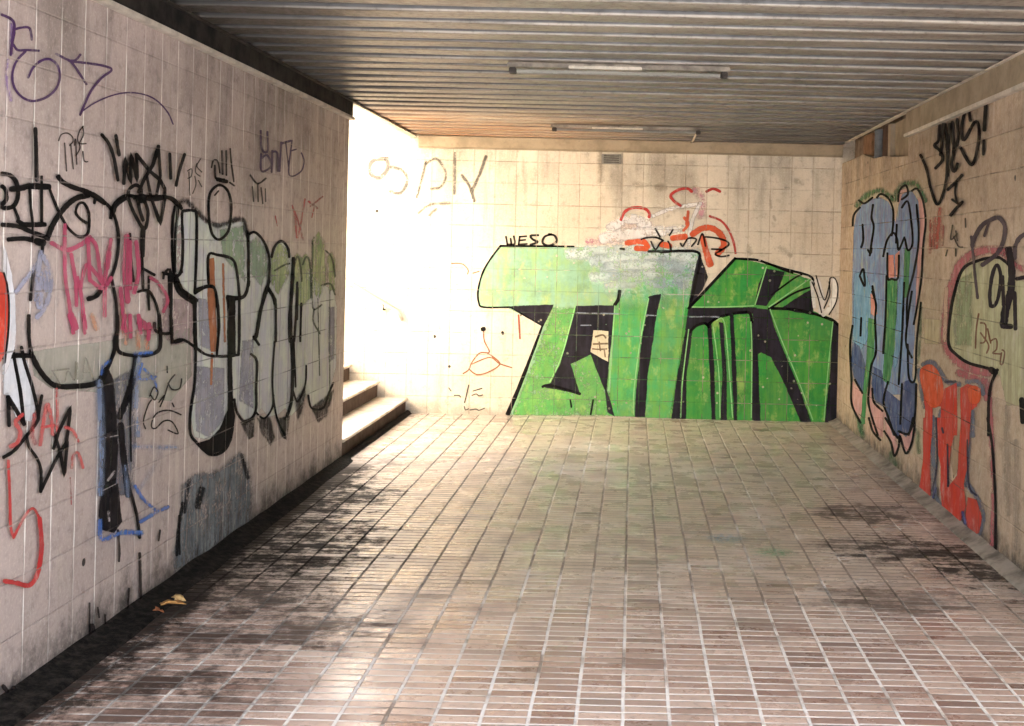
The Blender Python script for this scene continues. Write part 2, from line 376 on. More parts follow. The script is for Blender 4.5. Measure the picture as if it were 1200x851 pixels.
# hole in the right wall: pipe stub, rusty bracket, pale trim
hr = empty('broken_duct', (XR + .05, 10, 2.45)); tag(hr, 'broken stretch above the right wall with rusty boxing and a blue-grey pipe', 'duct')
for nm, mt, (a, b, c, d) in (('rusty_boxing', m_brown, (1006, 1016, 160, 184)), ('pipe', m_bluegrey, (1018, 1027, 156, 184)), ('bracket', m_riser, (1028, 1034, 152, 183)), ('trim', m_fascia, (1034, 1037, 152, 180)), ('cover_panel', m_fascia, (1038, 1062, 148, 182))):
    u0, v0, _ = right_uv(a, d); u1, v1, _ = right_uv(b, d); ua, ub = sorted((u0, u1)); bm = bmesh.new()
    if nm == 'pipe':
        tube(bm, [(XR + .06, (ua + ub) / 2, 2.38), (XR + .06, (ua + ub) / 2, ZC)], .045, 14)
        for v in bm.verts: v.co.x = min(v.co.x, XR + .118)
    else: box(bm, XR + .04 if nm != 'cover_panel' else XR + .07, XR + .118, ua, ub - .01, 2.33, ZC, bev=.004)
    link(nm, bm, mt, hr)

# gutters
bm = bmesh.new(); n = 90; rows = []
for i in range(n + 1):
    yy = YM + (YF - .05 - YM) * i / n; j = lambda s: noise.noise(Vector((yy * 3, s, 0))) * .012
    wd_ = .178 - .0105 * min(yy, YE) - (.05 if yy > YE else 0) + .02 * noise.noise(Vector((yy * 1.1, 4, 0)))
    rows.append([bm.verts.new(q) for q in ((XL + .002, yy, .035 + j(1)), (XL + .02, yy, .03 + j(2) * .5), (XL + .035 + j(3), yy, .02), (XL + wd_ + j(5), yy, .012), (XL + wd_ + .015 + j(5), yy, .001))])
for i in range(n):
    for k in range(4): bm.faces.new((rows[i][k], rows[i][k + 1], rows[i + 1][k + 1], rows[i + 1][k]))
tag(link('gutter', bm, m_gutter, smooth=True), kind='structure')
bm = bmesh.new(); rows = []
for i in range(n + 1):
    yy = YM + (YF - YM) * i / n; j = lambda s: noise.noise(Vector((yy * 3, s, 7))) * .006
    rows.append([bm.verts.new(q) for q in ((XR - .002, yy, .045 + j(1)), (XR - .025, yy, .03 + j(2)), (XR - .075 + j(3), yy, .012), (XR - .085, yy, .001))])
for i in range(n):
    for k in range(3): bm.faces.new((rows[i][k], rows[i + 1][k], rows[i + 1][k + 1], rows[i][k + 1]))
tag(link('gutter', bm, m_gutter_r, smooth=True), kind='structure')

# ---------------------------------------------------------------- stairs
st = empty('staircase', (XL, (YE + YF) / 2, 0)); tag(st, 'stone stairs with brown risers climbing to daylight beyond the left wall', 'stairs', 'stairs') ; del st['group']
tr, rs = .272, .155; ns = 20
for i in range(ns):
    x0 = XL + .015 - i * tr; z1 = (i + 1) * rs
    bm = bmesh.new(); 
    e_ = YF - .05 - .02 * (i % 2); nseg = 4; L_ = (e_ - YE - .004) / nseg
    for q in range(nseg): box(bm, x0 - tr - .045 + random.uniform(0, .004), x0 + random.uniform(-.005, .004), YE + .004 + q * L_ + .003, YE + .004 + (q + 1) * L_ - .003, z1 - .024, z1 + random.uniform(-.003, .002), bev=.007)
    link('tread', bm, m_step, st)
    bm = bmesh.new(); box(bm, x0 - tr, x0 - .035, YE + .004, YF - .03, i * rs + .001, z1 - .023); link('riser', bm, m_riser, st)
x0 = XL + .02
bm = bmesh.new(); box(bm, -9, x0 - ns * tr, YE + .004, YF - .004, -.1, ns * rs); tag(link('landing', bm, m_conc), kind='structure')
# handrail on the end wall of the stairwell
hr = empty('handrail', (XL - .1, YF - .08, 1.0)); tag(hr, 'thin pale handrail on brackets climbing beside the stairs', 'handrail')
a = Vector((XL - .10, YF - .08, .98)); sl = rs / tr; b = a + Vector((-4.8, 0, 4.8 * sl * .98))
bm = bmesh.new(); tube(bm, [a + Vector((0.02, .07, -.08)), a + Vector((.03, 0, -.06)), a, a.lerp(b, .5), b], .018); link('rail', bm, m_rail, hr, True)
for k in (.03, .3, .6, .9):
    q = a.lerp(b, k); bm = bmesh.new(); tube(bm, [q + Vector((0, 0, -.01)), q + Vector((0, .01, -.07)), q + Vector((0, .076, -.07))], .009); link('bracket', bm, m_lampdark, hr, True)

# ---------------------------------------------------------------- ceiling lights
def light_fixture(a, b, y, label, cable):
    w_, h_ = (.022, .03) if cable else (.035, .034)
    r = empty('ceiling_light', ((a + b) / 2, y, ZC)); tag(r, label, 'ceiling light', 'unlit lights on the slatted ceiling')
    bm = bmesh.new(); box(bm, a, b, y - w_, y + w_, ZC - h_, ZC - .006, bev=.005); link('housing', bm, m_lamp, r)
    for e in (a + .01, b - .05):
        bm = bmesh.new(); box(bm, e, e + .04, y - w_ + .004, y + w_ - .004, ZC - h_ - .035, ZC - h_ - .001, bev=.004); link('tube_holder', bm, m_lampdark, r)
    bm = bmesh.new(); tube(bm, [(a + .052, y, ZC - h_ - .018), (b - .052, y, ZC - h_ - .018)], .011, 12); link('lamp_tube', bm, m_tube, r, True)
    bm = bmesh.new(); box(bm, a + .35, b - .5, y - w_ - .003, y + w_ + .003, ZC - h_ - .004, ZC - .02, bev=.003); link('gear_cover', bm, m_pale, r)
    if cable:
        bm = bmesh.new(); tube(bm, [(b - .02, y + .03, ZC - .012), (b - .02, y + .2, ZC - .012), (b - .02, YF - .06, ZC - .012)], .009, 8); link('conduit', bm, m_pale, r, True)
c0 = on_ceiling(595, 72); c1 = on_ceiling(855, 78)
light_fixture(c0.x, c1.x, (c0.y + c1.y) / 2, 'battered unlit tube light in the middle of the slatted ceiling', False)
c0 = on_ceiling(645, 144); c1 = on_ceiling(822, 150)
light_fixture(c0.x, c1.x, (c0.y + c1.y) / 2, 'slim unlit tube light close to the end wall with a conduit at its right end', True)

u0, v0, _ = far_uv(705, 192); u1, v1, _ = far_uv(728, 181)
pl = empty('vent_plate', (u0, YF, v0)); tag(pl, 'small grey vent plate high on the end wall above the mural', 'vent')
bm = bmesh.new(); box(bm, u0, u1, YF - .014, YF - .002, v0, v1, bev=.003); link('plate', bm, m_plate, pl)
bm = bmesh.new()
for k in range(4): box(bm, u0 + .02, u1 - .02, YF - .018, YF - .0145, v0 + .012 + k * .02, v0 + .02 + k * .02)
link('louvre', bm, m_lampdark, pl)

# fallen leaves in the left gutter
def leaf(px, py, size, rz, label, col):
    c = on_floor(px, py); rnd_ = random.Random(px)
    bm = bmesh.new(); ctr = bm.verts.new((0, 0, .012)); ring = []
    prof = [1, .62, .8, .45, .75, .5, .3, .5, .75, .45, .8, .62]
    for k in range(12):
        a = k * math.pi / 6; r_ = prof[k] * size * rnd_.uniform(.85, 1.1)
        ring.append(bm.verts.new((r_ * math.cos(a), r_ * .8 * math.sin(a), .01 + rnd_.uniform(0, .4) * size * abs(math.sin(a * 1.5)))))
    for k in range(12): bm.faces.new((ctr, ring[k], ring[(k + 1) % 12]))
    bmesh.ops.subdivide_edges(bm, edges=bm.edges[:], cuts=1)
    bmesh.ops.solidify(bm, geom=bm.faces[:], thickness=.0015)
    m = simple('dry_leaf', col, .8, .45, 30); o = link('fallen_leaf', bm, m, smooth=True)
    o.location = c + Vector((0, 0, .03)); o.rotation_euler = (rnd_.uniform(-.2, .2), rnd_.uniform(-.3, .3), rz)
    tag(o, label, 'leaf', 'dry leaves by the left gutter')
leaf(196, 719, .075, .4, 'largest dry yellow leaf beside the black gutter', srgb(206, 152, 88))
leaf(209, 713, .05, 2.2, 'small pale dry leaf just beyond the largest leaf', srgb(214, 178, 120))
leaf(186, 727, .035, 4.0, 'tiny brown leaf scrap touching the black gutter', srgb(140, 84, 50))
# ---------------------------------------------------------------- graffiti: thin coats of paint lying on the walls
VIEW = {'px': (0, 0, 1), 'A': (0, 0, 4.052), 'B': (0, 180, 4.052), 'C': (0, 370, 4.052), 'D': (0, 560, 2.925), 'E': (200, 130, 4.052), 'Fv': (200, 330, 4.052),
        'H': (380, 100, 4.052), 'I': (380, 300, 3.868), 'J': (540, 260, 3.546), 'K': (760, 260, 3.404), 'M': (980, 290, 3.868), 'N': (980, 490, 3.868),
        'O': (680, 160, 5.4545), 'Q': (0, 200, 5.675), 'R': (90, 130, 5.007), 'S': (100, 270, 4.725), 'T': (190, 200, 5.318), 'U': (290, 250, 5.675),
        'V': (1070, 110, 4.477), 'W': (1080, 240, 4.258), 'X': (990, 200, 4.727), 'Y': (840, 160, 5.317)}
pm_cache = {}
def paint_mat(col, wall, opac, streaky, col2, soft=.2):
    soft = soft >= .5
    key = (col, wall, opac, streaky, col2, soft)
    if key in pm_cache: return pm_cache[key]
    t = NT('spray_paint'); p = t.pos(); ju, jv, iu, iv = wall_grid(t, wall)
    at = t.n('Attribute', attribute_name='edge').outputs['Fac']
    fine = t.noise(p, 55, 4, .65); mid = t.noise(p, 7, 5, .65)
    st = t.noise(t.scaled(p, (10, 10, .8)), 2.0, 5, .65); rnd = t.white(t.combine(iu, iv, 4.0))
    c = srgb(*col)
    cc = t.mix(t.rng(mid, .3, .7), c, tuple(k * .78 for k in c))
    if col2: cc = t.mix(t.rng(t.math('ADD', t.math('MULTIPLY', mid, .5), t.math('MULTIPLY', st, .5)), .42, .6), cc, srgb(*col2))
    if max(c) > .1: cc = t.mix(t.rng(t.noise(p, 4.5, 6, .75), .5, .66, 0, .45), cc, tuple(k * .5 for k in c)); cc = t.mix(t.rng(t.noise(t.scaled(p, (1, 1, .6)), 9, 5, .75), .52, .7, 0, .4), cc, srgb(196, 200, 120) if col[1] > col[0] + 25 else srgb(210, 200, 190))
    cc = t.mix(t.rng(fine, .5, .8, 0, .3), cc, tuple(min(1, k * 1.4 + .006) for k in c))
    cc = t.mix(t.math('MULTIPLY', rnd, .16 if max(c) > .05 else .02), cc, srgb(120, 110, 95))
    if soft:
        a = t.math('MULTIPLY', at, t.rng(t.math('ADD', t.math('MULTIPLY', fine, .5), t.math('MULTIPLY', t.noise(p, 12, 4), .5)), .36, .56, .25, 1))
        a = t.rng(a, .0, .85)
    else:
        a = t.math('ADD', at, t.math('MULTIPLY', t.math('SUBTRACT', fine, .5), 1.1)); a = t.rng(a, .12, .62)
    wear = t.rng(mid, .60, .78, 1, 1 - .5 * (1.15 - opac) - .05)
    a = t.math('MULTIPLY', a, wear)
    if streaky: a = t.math('MULTIPLY', a, t.rng(st, .45, .72, 1, 1 - streaky))
    jn = t.rng(t.noise(p, 2.7, 4), .4, .6, .1, .6)
    a = t.math('MULTIPLY', a, t.math('SUBTRACT', 1.0, t.math('MULTIPLY', t.math('MAXIMUM', ju, jv), jn)))
    if wall == 'F':
        vo = t.n('TexVoronoi', feature='F1'); t.put(vo.inputs['Vector'], p); vo.inputs['Scale'].default_value = 11
        chip = t.math('MULTIPLY', t.math('LESS_THAN', vo.outputs['Distance'], .13), t.math('GREATER_THAN', t.noise(p, 3.1, 4), .52))
        a = t.math('MULTIPLY', a, t.math('SUBTRACT', 1.0, t.math('MULTIPLY', chip, .75)))
    a = t.math('MULTIPLY', a, opac, clamp=True)
    t.put(t.b.inputs['Base Color'], cc); t.put(t.b.inputs['Alpha'], a); t.put(t.b.inputs['Roughness'], t.rng(mid, .3, .7, .6, .85)); t.b.inputs['Specular IOR Level'].default_value = .25 if max(c) > .05 else .1
    pm_cache[key] = t.m
    return t.m

def catmull(pts, closed=False):
    if len(pts) < 3: return [Vector(p) for p in pts]
    P_ = [Vector(p) for p in pts]; out = []; n = len(P_)
    for i in range(n if closed else n - 1):
        p0 = P_[(i - 1) % n] if closed or i else P_[0]; p1 = P_[i]; p2 = P_[(i + 1) % n]; p3 = P_[(i + 2) % n] if closed or i + 2 < n else P_[-1]
        L_ = (p2 - p1).length; k = max(2, min(8, int(L_ / 2.2) + 1))
        for s in range(k):
            u = s / k; out.append(.5 * ((2 * p1) + (p2 - p0) * u + (2 * p0 - 5 * p1 + 4 * p2 - p3) * u * u + (3 * p1 - p0 - 3 * p2 + p3) * u ** 3))
    if not closed: out.append(P_[-1])
    return out

class Piece:
    """one graffito: each colour or layer of it is a part"""
    lay = {'L': 0.0006, 'R': 0.0006, 'F': 0.0006}
    def __init__(s, wall, name, label, cat='graffiti', group=None):
        s.w = wall; s.name = name; s.label = label; s.cat = cat; s.group = group; s.parts = []
    def part(s, name, col, opac=.95, soft=.25, streaky=0, col2=None, label=None):
        s.parts.append(dict(name=name, col=col, opac=opac, soft=soft, st=streaky, col2=col2, bm=bmesh.new(), label=label)); s.cur = s.parts[-1]
        s.cur['lay'] = s.cur['bm'].verts.layers.float.new('edge')
        return s
    def _pt(s, view, p):
        ox, oy, k = VIEW[view]; return (ox + p[0] / k, oy + p[1] / k)
    def stroke(s, view, width, *lines, sharp=False, opac=1, taper=None):
        if s.cur['soft'] < .5 and width * VIEW[view][2] / VIEW[view][2] >= 2.8 and s.cur['name'] in ('line', 'heavy_line', 'outline', 'solid_leg') and s.w != 'F':
            main = s.cur; h = next((p for p in s.parts if p['name'] == 'overspray'), None)
            if h is None:
                s.part('overspray', main['col'], .2, .8); s.parts.insert(0, s.parts.pop())
            else: s.cur = h
            s._stroke(view, width * 1.9, *lines, sharp=sharp, opac=.5 * opac, taper=taper); s.cur = main
        return s._stroke(view, width, *lines, sharp=sharp, opac=opac, taper=taper)
    def _stroke(s, view, width, *lines, sharp=False, opac=1, taper=None):
        """width in photo pixels at that place; each line is a list of points in the given view"""
        c = s.cur; uvf, place = WALLS[s.w]
        for ln in lines:
            Piece.lay[s.w] += .00005
            e = Piece.lay[s.w]
            px = [s._pt(view, q) for q in ln]
            if len(px) == 1: px = [px[0], (px[0][0] + .8, px[0][1] + .3)]
            cl = [Vector(q) for q in px] if sharp else catmull(px)
            if sharp and len(cl) > 1:
                cl2 = []
                for a, b in zip(cl, cl[1:]):
                    k = max(1, int((b - a).length / 5)); cl2 += [a.lerp(b, j / k) for j in range(k)]
                cl = cl2 + [cl[-1]]
            pts = [q.copy() for q in cl]
            d0 = (pts[1] - pts[0]).normalized() if (pts[1] - pts[0]).length > 1e-6 else Vector((1, 0))
            d1 = (pts[-1] - pts[-2]).normalized() if (pts[-1] - pts[-2]).length > 1e-6 else Vector((1, 0))
            # half width with round ends and a shaky hand; width is constant in the camera view, so it stretches along the wall
            hw = width / 2 * (1 + c['soft'] * .8)
            seq = [(pts[0] - d0 * hw * .9, .35), (pts[0] - d0 * hw * .55, .8)] + [(q, 1) for q in pts] + [(pts[-1] + d1 * hw * .55, .8), (pts[-1] + d1 * hw * .9, .35)]
            N_ = len(seq); rows = []; sd_ = random.random() * 50; in_ = max(.12, 1 - c['soft'] * 1.2)
            for i, (q, k) in enumerate(seq):
                a = seq[max(i - 1, 0)][0]; b = seq[min(i + 1, N_ - 1)][0]; d = (b - a)
                d = d.normalized() if d.length > 1e-7 else Vector((1, 0)); nn = Vector((-d.y, d.x))
                h = hw * k * (1 + .2 * noise.noise(Vector((i * .45, sd_, 0))))
                if taper: h *= taper[0] + (taper[1] - taper[0]) * i / (N_ - 1)
                ee = e + .00004 * i / N_
                row = []
                for f_, al in ((-1, 0), (-in_, 1), (in_, 1), (1, 0)):
                    u_, v_, _t = uvf(q.x + nn.x * h * f_, q.y + nn.y * h * f_)
                    v = c['bm'].verts.new(place(u_, v_, ee)); v[c['lay']] = al * opac * (0 if k == .35 else 1); row.append(v)
                rows.append(row)
            for i in range(N_ - 1):
                for k in range(3): c['bm'].faces.new((rows[i][k], rows[i][k + 1], rows[i + 1][k + 1], rows[i + 1][k]))
        return s
    def fill(s, view, *polys, smooth=False, feather=1.6, opac=1):
        c = s.cur; uvf, place = WALLS[s.w]
        for pl in polys:
            Piece.lay[s.w] += .00007; e = Piece.lay[s.w]
            px = [s._pt(view, q) for q in pl]
            if smooth: px = [tuple(q) for q in catmull(px, True)]
            else:
                o_ = []
                for a, b in zip(px, px[1:] + px[:1]):
                    k = max(1, int(math.dist(a, b) / 8))
                    for j in range(k):
                        o_.append((a[0] + (b[0] - a[0]) * j / k + (random.uniform(-.35, .35) if j else 0), a[1] + (b[1] - a[1]) * j / k + (random.uniform(-.35, .35) if j else 0)))
                px = o_
            n = len(px); area = sum(px[i][0] * px[(i + 1) % n][1] - px[(i + 1) % n][0] * px[i][1] for i in range(n)); sg = 1 if area > 0 else -1
            inner = []; outer = []
            for i in range(n):
                a, b = Vector(px[i - 1]), Vector(px[(i + 1) % n]); d = b - a; d = d.normalized() if d.length > 1e-6 else Vector((1, 0))
                nn = Vector((-d.y, d.x)) * sg; q = Vector(px[i]); inner.append(q + nn * feather * .35); outer.append(q - nn * feather * .65)
            U = [Vector((*uvf(*q)[:2], 0)) for q in inner]; O_ = [Vector((*uvf(*q)[:2], 0)) for q in outer]
            vi = [c['bm'].verts.new(place(q.x, q.y, e)) for q in U]; vo = [c['bm'].verts.new(place(q.x, q.y, e)) for q in O_]
            for v in vi: v[c['lay']] = opac
            for v in vo: v[c['lay']] = 0
            for tri in geometry.tessellate_polygon([U]):
                try: c['bm'].faces.new([vi[k] for k in tri])
                except ValueError: pass
            for i in range(n):
                j = (i + 1) % n; c['bm'].faces.new((vi[i], vi[j], vo[j], vo[i]))
        return s
    def done(s):
        uvf, place = WALLS[s.w]
        if len(s.parts) == 1:
            p = s.parts[0]; bm = p['bm']; bmesh.ops.recalc_face_normals(bm, faces=bm.faces)
            o = link(s.name, bm, paint_mat(p['col'], s.w, p['opac'], p['st'], p['col2'], p['soft'])); tag(o, s.label, s.cat, s.group)
            o.visible_shadow = True; return
        allv = [v.co.copy() for p in s.parts for v in p['bm'].verts]; ctr = sum(allv, Vector()) / len(allv)
        r = empty(s.name, ctr); tag(r, s.label, s.cat, s.group)
        for p in s.parts:
            o = link(p['name'], p['bm'], paint_mat(p['col'], s.w, p['opac'], p['st'], p['col2'], p['soft']), r)
            if p['label']: o['label'] = p['label']
BLK = (12, 10, 11)
# ================= left wall =================
g = Piece('L', 'repainted_patch', 'pale buffed patch behind the large black outline letters, low on the left wall', 'paint patch')
g.part('patch', (196, 196, 180), .55, .4, .2).fill('px', [(36, 412), (140, 398), (222, 385), (224, 440), (200, 470), (120, 460), (60, 455), (40, 440)])
g.done()
g = Piece('L', 'concrete_patch', 'blue-grey scraped bare patch near the foot of the left wall', 'paint patch')
g.part('patch', (128, 134, 138), .88, .6, .55, (84, 92, 98)).fill('px', [(214, 570), (226, 558), (258, 552), (281, 530), (289, 540), (294, 575), (292, 612), (268, 626), (240, 648), (206, 668), (204, 650), (212, 620)], feather=9)
g.part('scuff', (38, 36, 38), .85, .5, .3).stroke('px', 4, [(222, 563), (219, 580), (216, 600)], [(214, 590), (209, 620), (207, 650)], [(283, 533), (290, 560)]).stroke('px', 9, [(236, 575), (232, 592)])
g.done()

g = Piece('L', 'silver_letters', 'big silver and green bubble letters with dark outlines on the left wall by the stairs')
g.part('fill', (208, 214, 200), .96, .25, .15, (198, 198, 204)).fill('px', [(205, 262), (213, 250), (228, 248), (240, 262), (262, 262), (285, 260), (290, 275), (302, 274), (312, 288), (318, 297), (326, 284), (335, 286), (341, 300), (343, 330), (350, 322), (362, 318), (370, 330), (390, 340), (394, 360), (393, 430), (386, 458), (376, 474), (366, 476), (360, 462), (350, 478), (341, 487), (334, 478), (325, 486), (314, 488), (306, 478), (299, 488), (287, 492), (276, 478), (269, 486), (262, 503), (246, 515), (228, 512), (224, 490), (227, 440), (228, 350), (210, 330), (203, 300)])
g.part('green_tips', (206, 216, 160), .7, .6, .3, (150, 176, 120)).fill('px', [(318, 300), (326, 285), (336, 292), (338, 320), (326, 345), (318, 330)], [(342, 305), (348, 297), (354, 303), (357, 297), (362, 303), (363, 350), (352, 360), (343, 340)], [(366, 290), (373, 272), (380, 286), (381, 330), (374, 350), (366, 340)], [(384, 302), (388, 296), (392, 305), (392, 340), (385, 340)], feather=5)
g.part('pale_green', (160, 186, 156), .7, .7, .2).fill('px', [(292, 285), (300, 278), (310, 292), (313, 315), (306, 335), (294, 320)], [(258, 270), (284, 265), (287, 330), (262, 300)], feather=4)
g.part('lilac_fill', (170, 168, 182), .7, .7, .3).fill('px', [(232, 350), (246, 352), (250, 412), (234, 405)], [(228, 430), (262, 432), (262, 490), (245, 512), (230, 505)], [(284, 400), (296, 398), (296, 478), (280, 470)], [(385, 360), (391, 360), (391, 420), (385, 425)], feather=3)
g.part('orange_streaks', (190, 118, 74), .85, .45, .35).fill('px', [(244, 304), (250, 302), (252, 360), (254, 412), (247, 412), (243, 345)]).stroke('px', 3, [(248, 415), (247, 450)], [(261, 310), (263, 400)], opac=.6)
g.part('pink_ground', (190, 166, 166), .5, .7, .2).fill('px', [(190, 350), (226, 352), (224, 400), (200, 405), (190, 390)], [(207, 265), (214, 262), (214, 320), (207, 320)])
g.part('soft_shadow', (58, 54, 54), .8, .7, .3).stroke('T', 6, [(100, 200), (150, 190), (210, 250), (260, 300), (330, 340), (400, 330), (490, 300), (520, 360), (530, 400)]) \
 .fill('Fv', [(330, 670), (395, 640), (392, 735), (372, 750)], [(410, 650), (470, 645), (492, 740), (472, 778), (432, 725)], [(508, 650), (562, 640), (548, 752), (525, 735)], [(590, 560), (640, 500), (630, 590), (602, 660)], [(665, 600), (745, 540), (775, 510), (740, 640), (700, 670)], feather=3)
g.part('green_outline', (72, 88, 62), .8, .6, .25).stroke('U', 2.2, [(310, 350), (330, 285), (350, 350), (358, 450)], [(365, 340), (390, 290), (415, 350), (420, 560)], [(430, 200), (440, 160)], [(432, 180), (425, 470), (430, 590)], [(520, 250), (560, 300), (580, 420)], [(180, 380), (240, 345), (275, 335)], [(490, 480), (550, 470), (580, 540)], [(430, 600), (440, 640), (490, 610)], [(440, 640), (435, 720), (480, 800)]) \
 .stroke('px', 1.4, [(386, 340), (386, 470)], [(372, 350), (374, 440)])
g.part('outline', BLK, .96, .22).stroke('T', 3.2, [(75, 225), (60, 320), (58, 480), (65, 600), (75, 660), (100, 650), (120, 590), (125, 450), (120, 270), (140, 250), (190, 250), (210, 280), (210, 500), (200, 760)], [(530, 395), (535, 550), (530, 720), (500, 790), (420, 805)], [(285, 700), (285, 530), (340, 525), (430, 550), (460, 620), (480, 800)], [(200, 765), (260, 730), (310, 725), (330, 760), (340, 851)], [(400, 790), (412, 851)]) \
 .stroke('T', 6, [(75, 670), (110, 740), (205, 810)]).stroke('T', 3, [(0, 635), (60, 650)], [(35, 650), (45, 851)]) \
 .stroke('T', 3, [(290, 330), (285, 200), (300, 130), (350, 90), (400, 120), (425, 200), (420, 320), (400, 390), (350, 430), (310, 400), (290, 330)]) \
 .stroke('Fv', 4.6, [(15, 0), (40, 55), (105, 100)], [(110, 85), (112, 240), (115, 320)]).stroke('Fv', 3.2, [(115, 40), (180, 20), (210, 50), (225, 200), (215, 345)], [(0, 290), (50, 275), (110, 310), (160, 345), (220, 355), (305, 350), (320, 320), (322, 80)], [(265, 70), (330, 75), (355, 50), (368, 0)], [(115, 320), (110, 480), (90, 620), (90, 720), (120, 765), (180, 820), (240, 810), (280, 750), (295, 640)]) \
 .fill('Fv', [(266, 72), (302, 75), (303, 345), (287, 360), (290, 570), (300, 640), (282, 740), (240, 802), (172, 822), (112, 768), (180, 752), (228, 702), (268, 610)]) \
 .stroke('Fv', 3, [(465, 0), (440, 60), (420, 150), (405, 230)], [(390, 262), (415, 300)], [(460, 40), (480, 70), (490, 105)], [(378, 345), (405, 380), (402, 500), (398, 620), (350, 665), (310, 620), (298, 560)]) \
 .stroke('Fv', 2.2, [(490, 285), (480, 450), (485, 560), (505, 660), (540, 730)], [(400, 620), (440, 650), (478, 600), (484, 540)], [(640, 400), (635, 490), (600, 570), (578, 520)], [(650, 540), (665, 600), (720, 600), (748, 530), (770, 480)], [(600, 30), (598, 180)], [(580, 260), (590, 500)]) \
 .stroke('Fv', 3.6, [(572, 0), (566, 200), (575, 400), (570, 560), (548, 640)]) \
 .stroke('U', 3, [(0, 142), (40, 125), (90, 170), (125, 240), (140, 320), (135, 450), (120, 530)], [(135, 500), (170, 560), (182, 610), (182, 851)], [(155, 290), (175, 220), (220, 185), (262, 230), (272, 290)], [(0, 142), (2, 480)]) \
 .stroke('U', 4, [(115, 530), (80, 650), (55, 800), (40, 835)], [(300, 300), (290, 500), (275, 700), (278, 851)]).stroke('U', 2.6, [(325, 460), (318, 650), (305, 851)], [(352, 600), (345, 851)])
g.done()

g = Piece('L', 'purple_tag', 'thin purple scrawl with a ringed letter and an arrow, top left of the left wall')
g.part('halo', (160, 130, 180), .55, .8).stroke('A', 4.5, [(30, 290), (24, 380), (42, 475)], [(45, 120), (45, 250)])
g.part('line', (72, 38, 92), .9, .3).stroke('A', 3.0, [(0, 70), (35, 85), (58, 110), (58, 160), (48, 210), (42, 260)], [(58, 130), (50, 190)]).stroke('A', 2.7, [(60, 140), (95, 131), (132, 135), (142, 188)], [(55, 212), (75, 238), (120, 238), (175, 241)], [(112, 244), (70, 290), (50, 352), (58, 412), (95, 460), (150, 480), (212, 462), (258, 420), (276, 365), (265, 312), (230, 282), (188, 288), (150, 320), (125, 368)],
  [(258, 256), (300, 278), (335, 300), (402, 400)], [(318, 288), (350, 286), (373, 260)], [(340, 293), (420, 302), (492, 315), (522, 333), (470, 375), (420, 440), (373, 545)]).stroke('A', 1.7, [(380, 530), (440, 490), (520, 455), (600, 440), (680, 450), (740, 480), (790, 535), (815, 590)], opac=.8)
g.done()
g = Piece('L', 'small_tag', 'tiny black three-letter tag below the purple arrow', group=None)
g.part('line', (48, 40, 40), .85, .3).stroke('A', 1.5, [(270, 668), (282, 640), (310, 632), (334, 648), (338, 672), (322, 690)], [(298, 680), (303, 745), (308, 812)], [(328, 690), (340, 802)], [(345, 690), (350, 660), (356, 780)], [(386, 600), (368, 625), (360, 665), (372, 700), (352, 740)], [(384, 602), (388, 640), (370, 680), (400, 682)], [(385, 720), (392, 765), (408, 768)])
g.done()

g = Piece('L', 'black_outline_letters', 'sprawling black outline letters with drips across the near half of the left wall')
g.part('faded_shading', (110, 112, 122), .7, .6, .3).fill('C', [(470, 350), (620, 250), (640, 560), (620, 851), (460, 851)], feather=4)
g.part('solid_leg', (26, 23, 26), .95, .3, .12).fill('C', [(462, 290), (498, 236), (528, 300), (545, 480), (552, 640), (540, 800), (470, 851), (468, 780), (480, 700), (470, 500), (458, 380)]) \
 .fill('D', [(340, 40), (398, 20), (402, 60), (412, 150), (385, 188), (345, 178), (333, 130)]).stroke('C', 7, [(625, 300), (600, 380), (575, 440), (560, 480)]).stroke('C', 7, [(565, 520), (575, 640), (602, 851)])
g.part('pale_core', (170, 160, 160), .8, .5).stroke('C', 3, [(505, 780), (535, 740)]).stroke('D', 3.5, [(366, 118), (368, 145)]).stroke('C', 1.3, [(490, 580), (550, 568)], [(480, 830), (540, 800)])
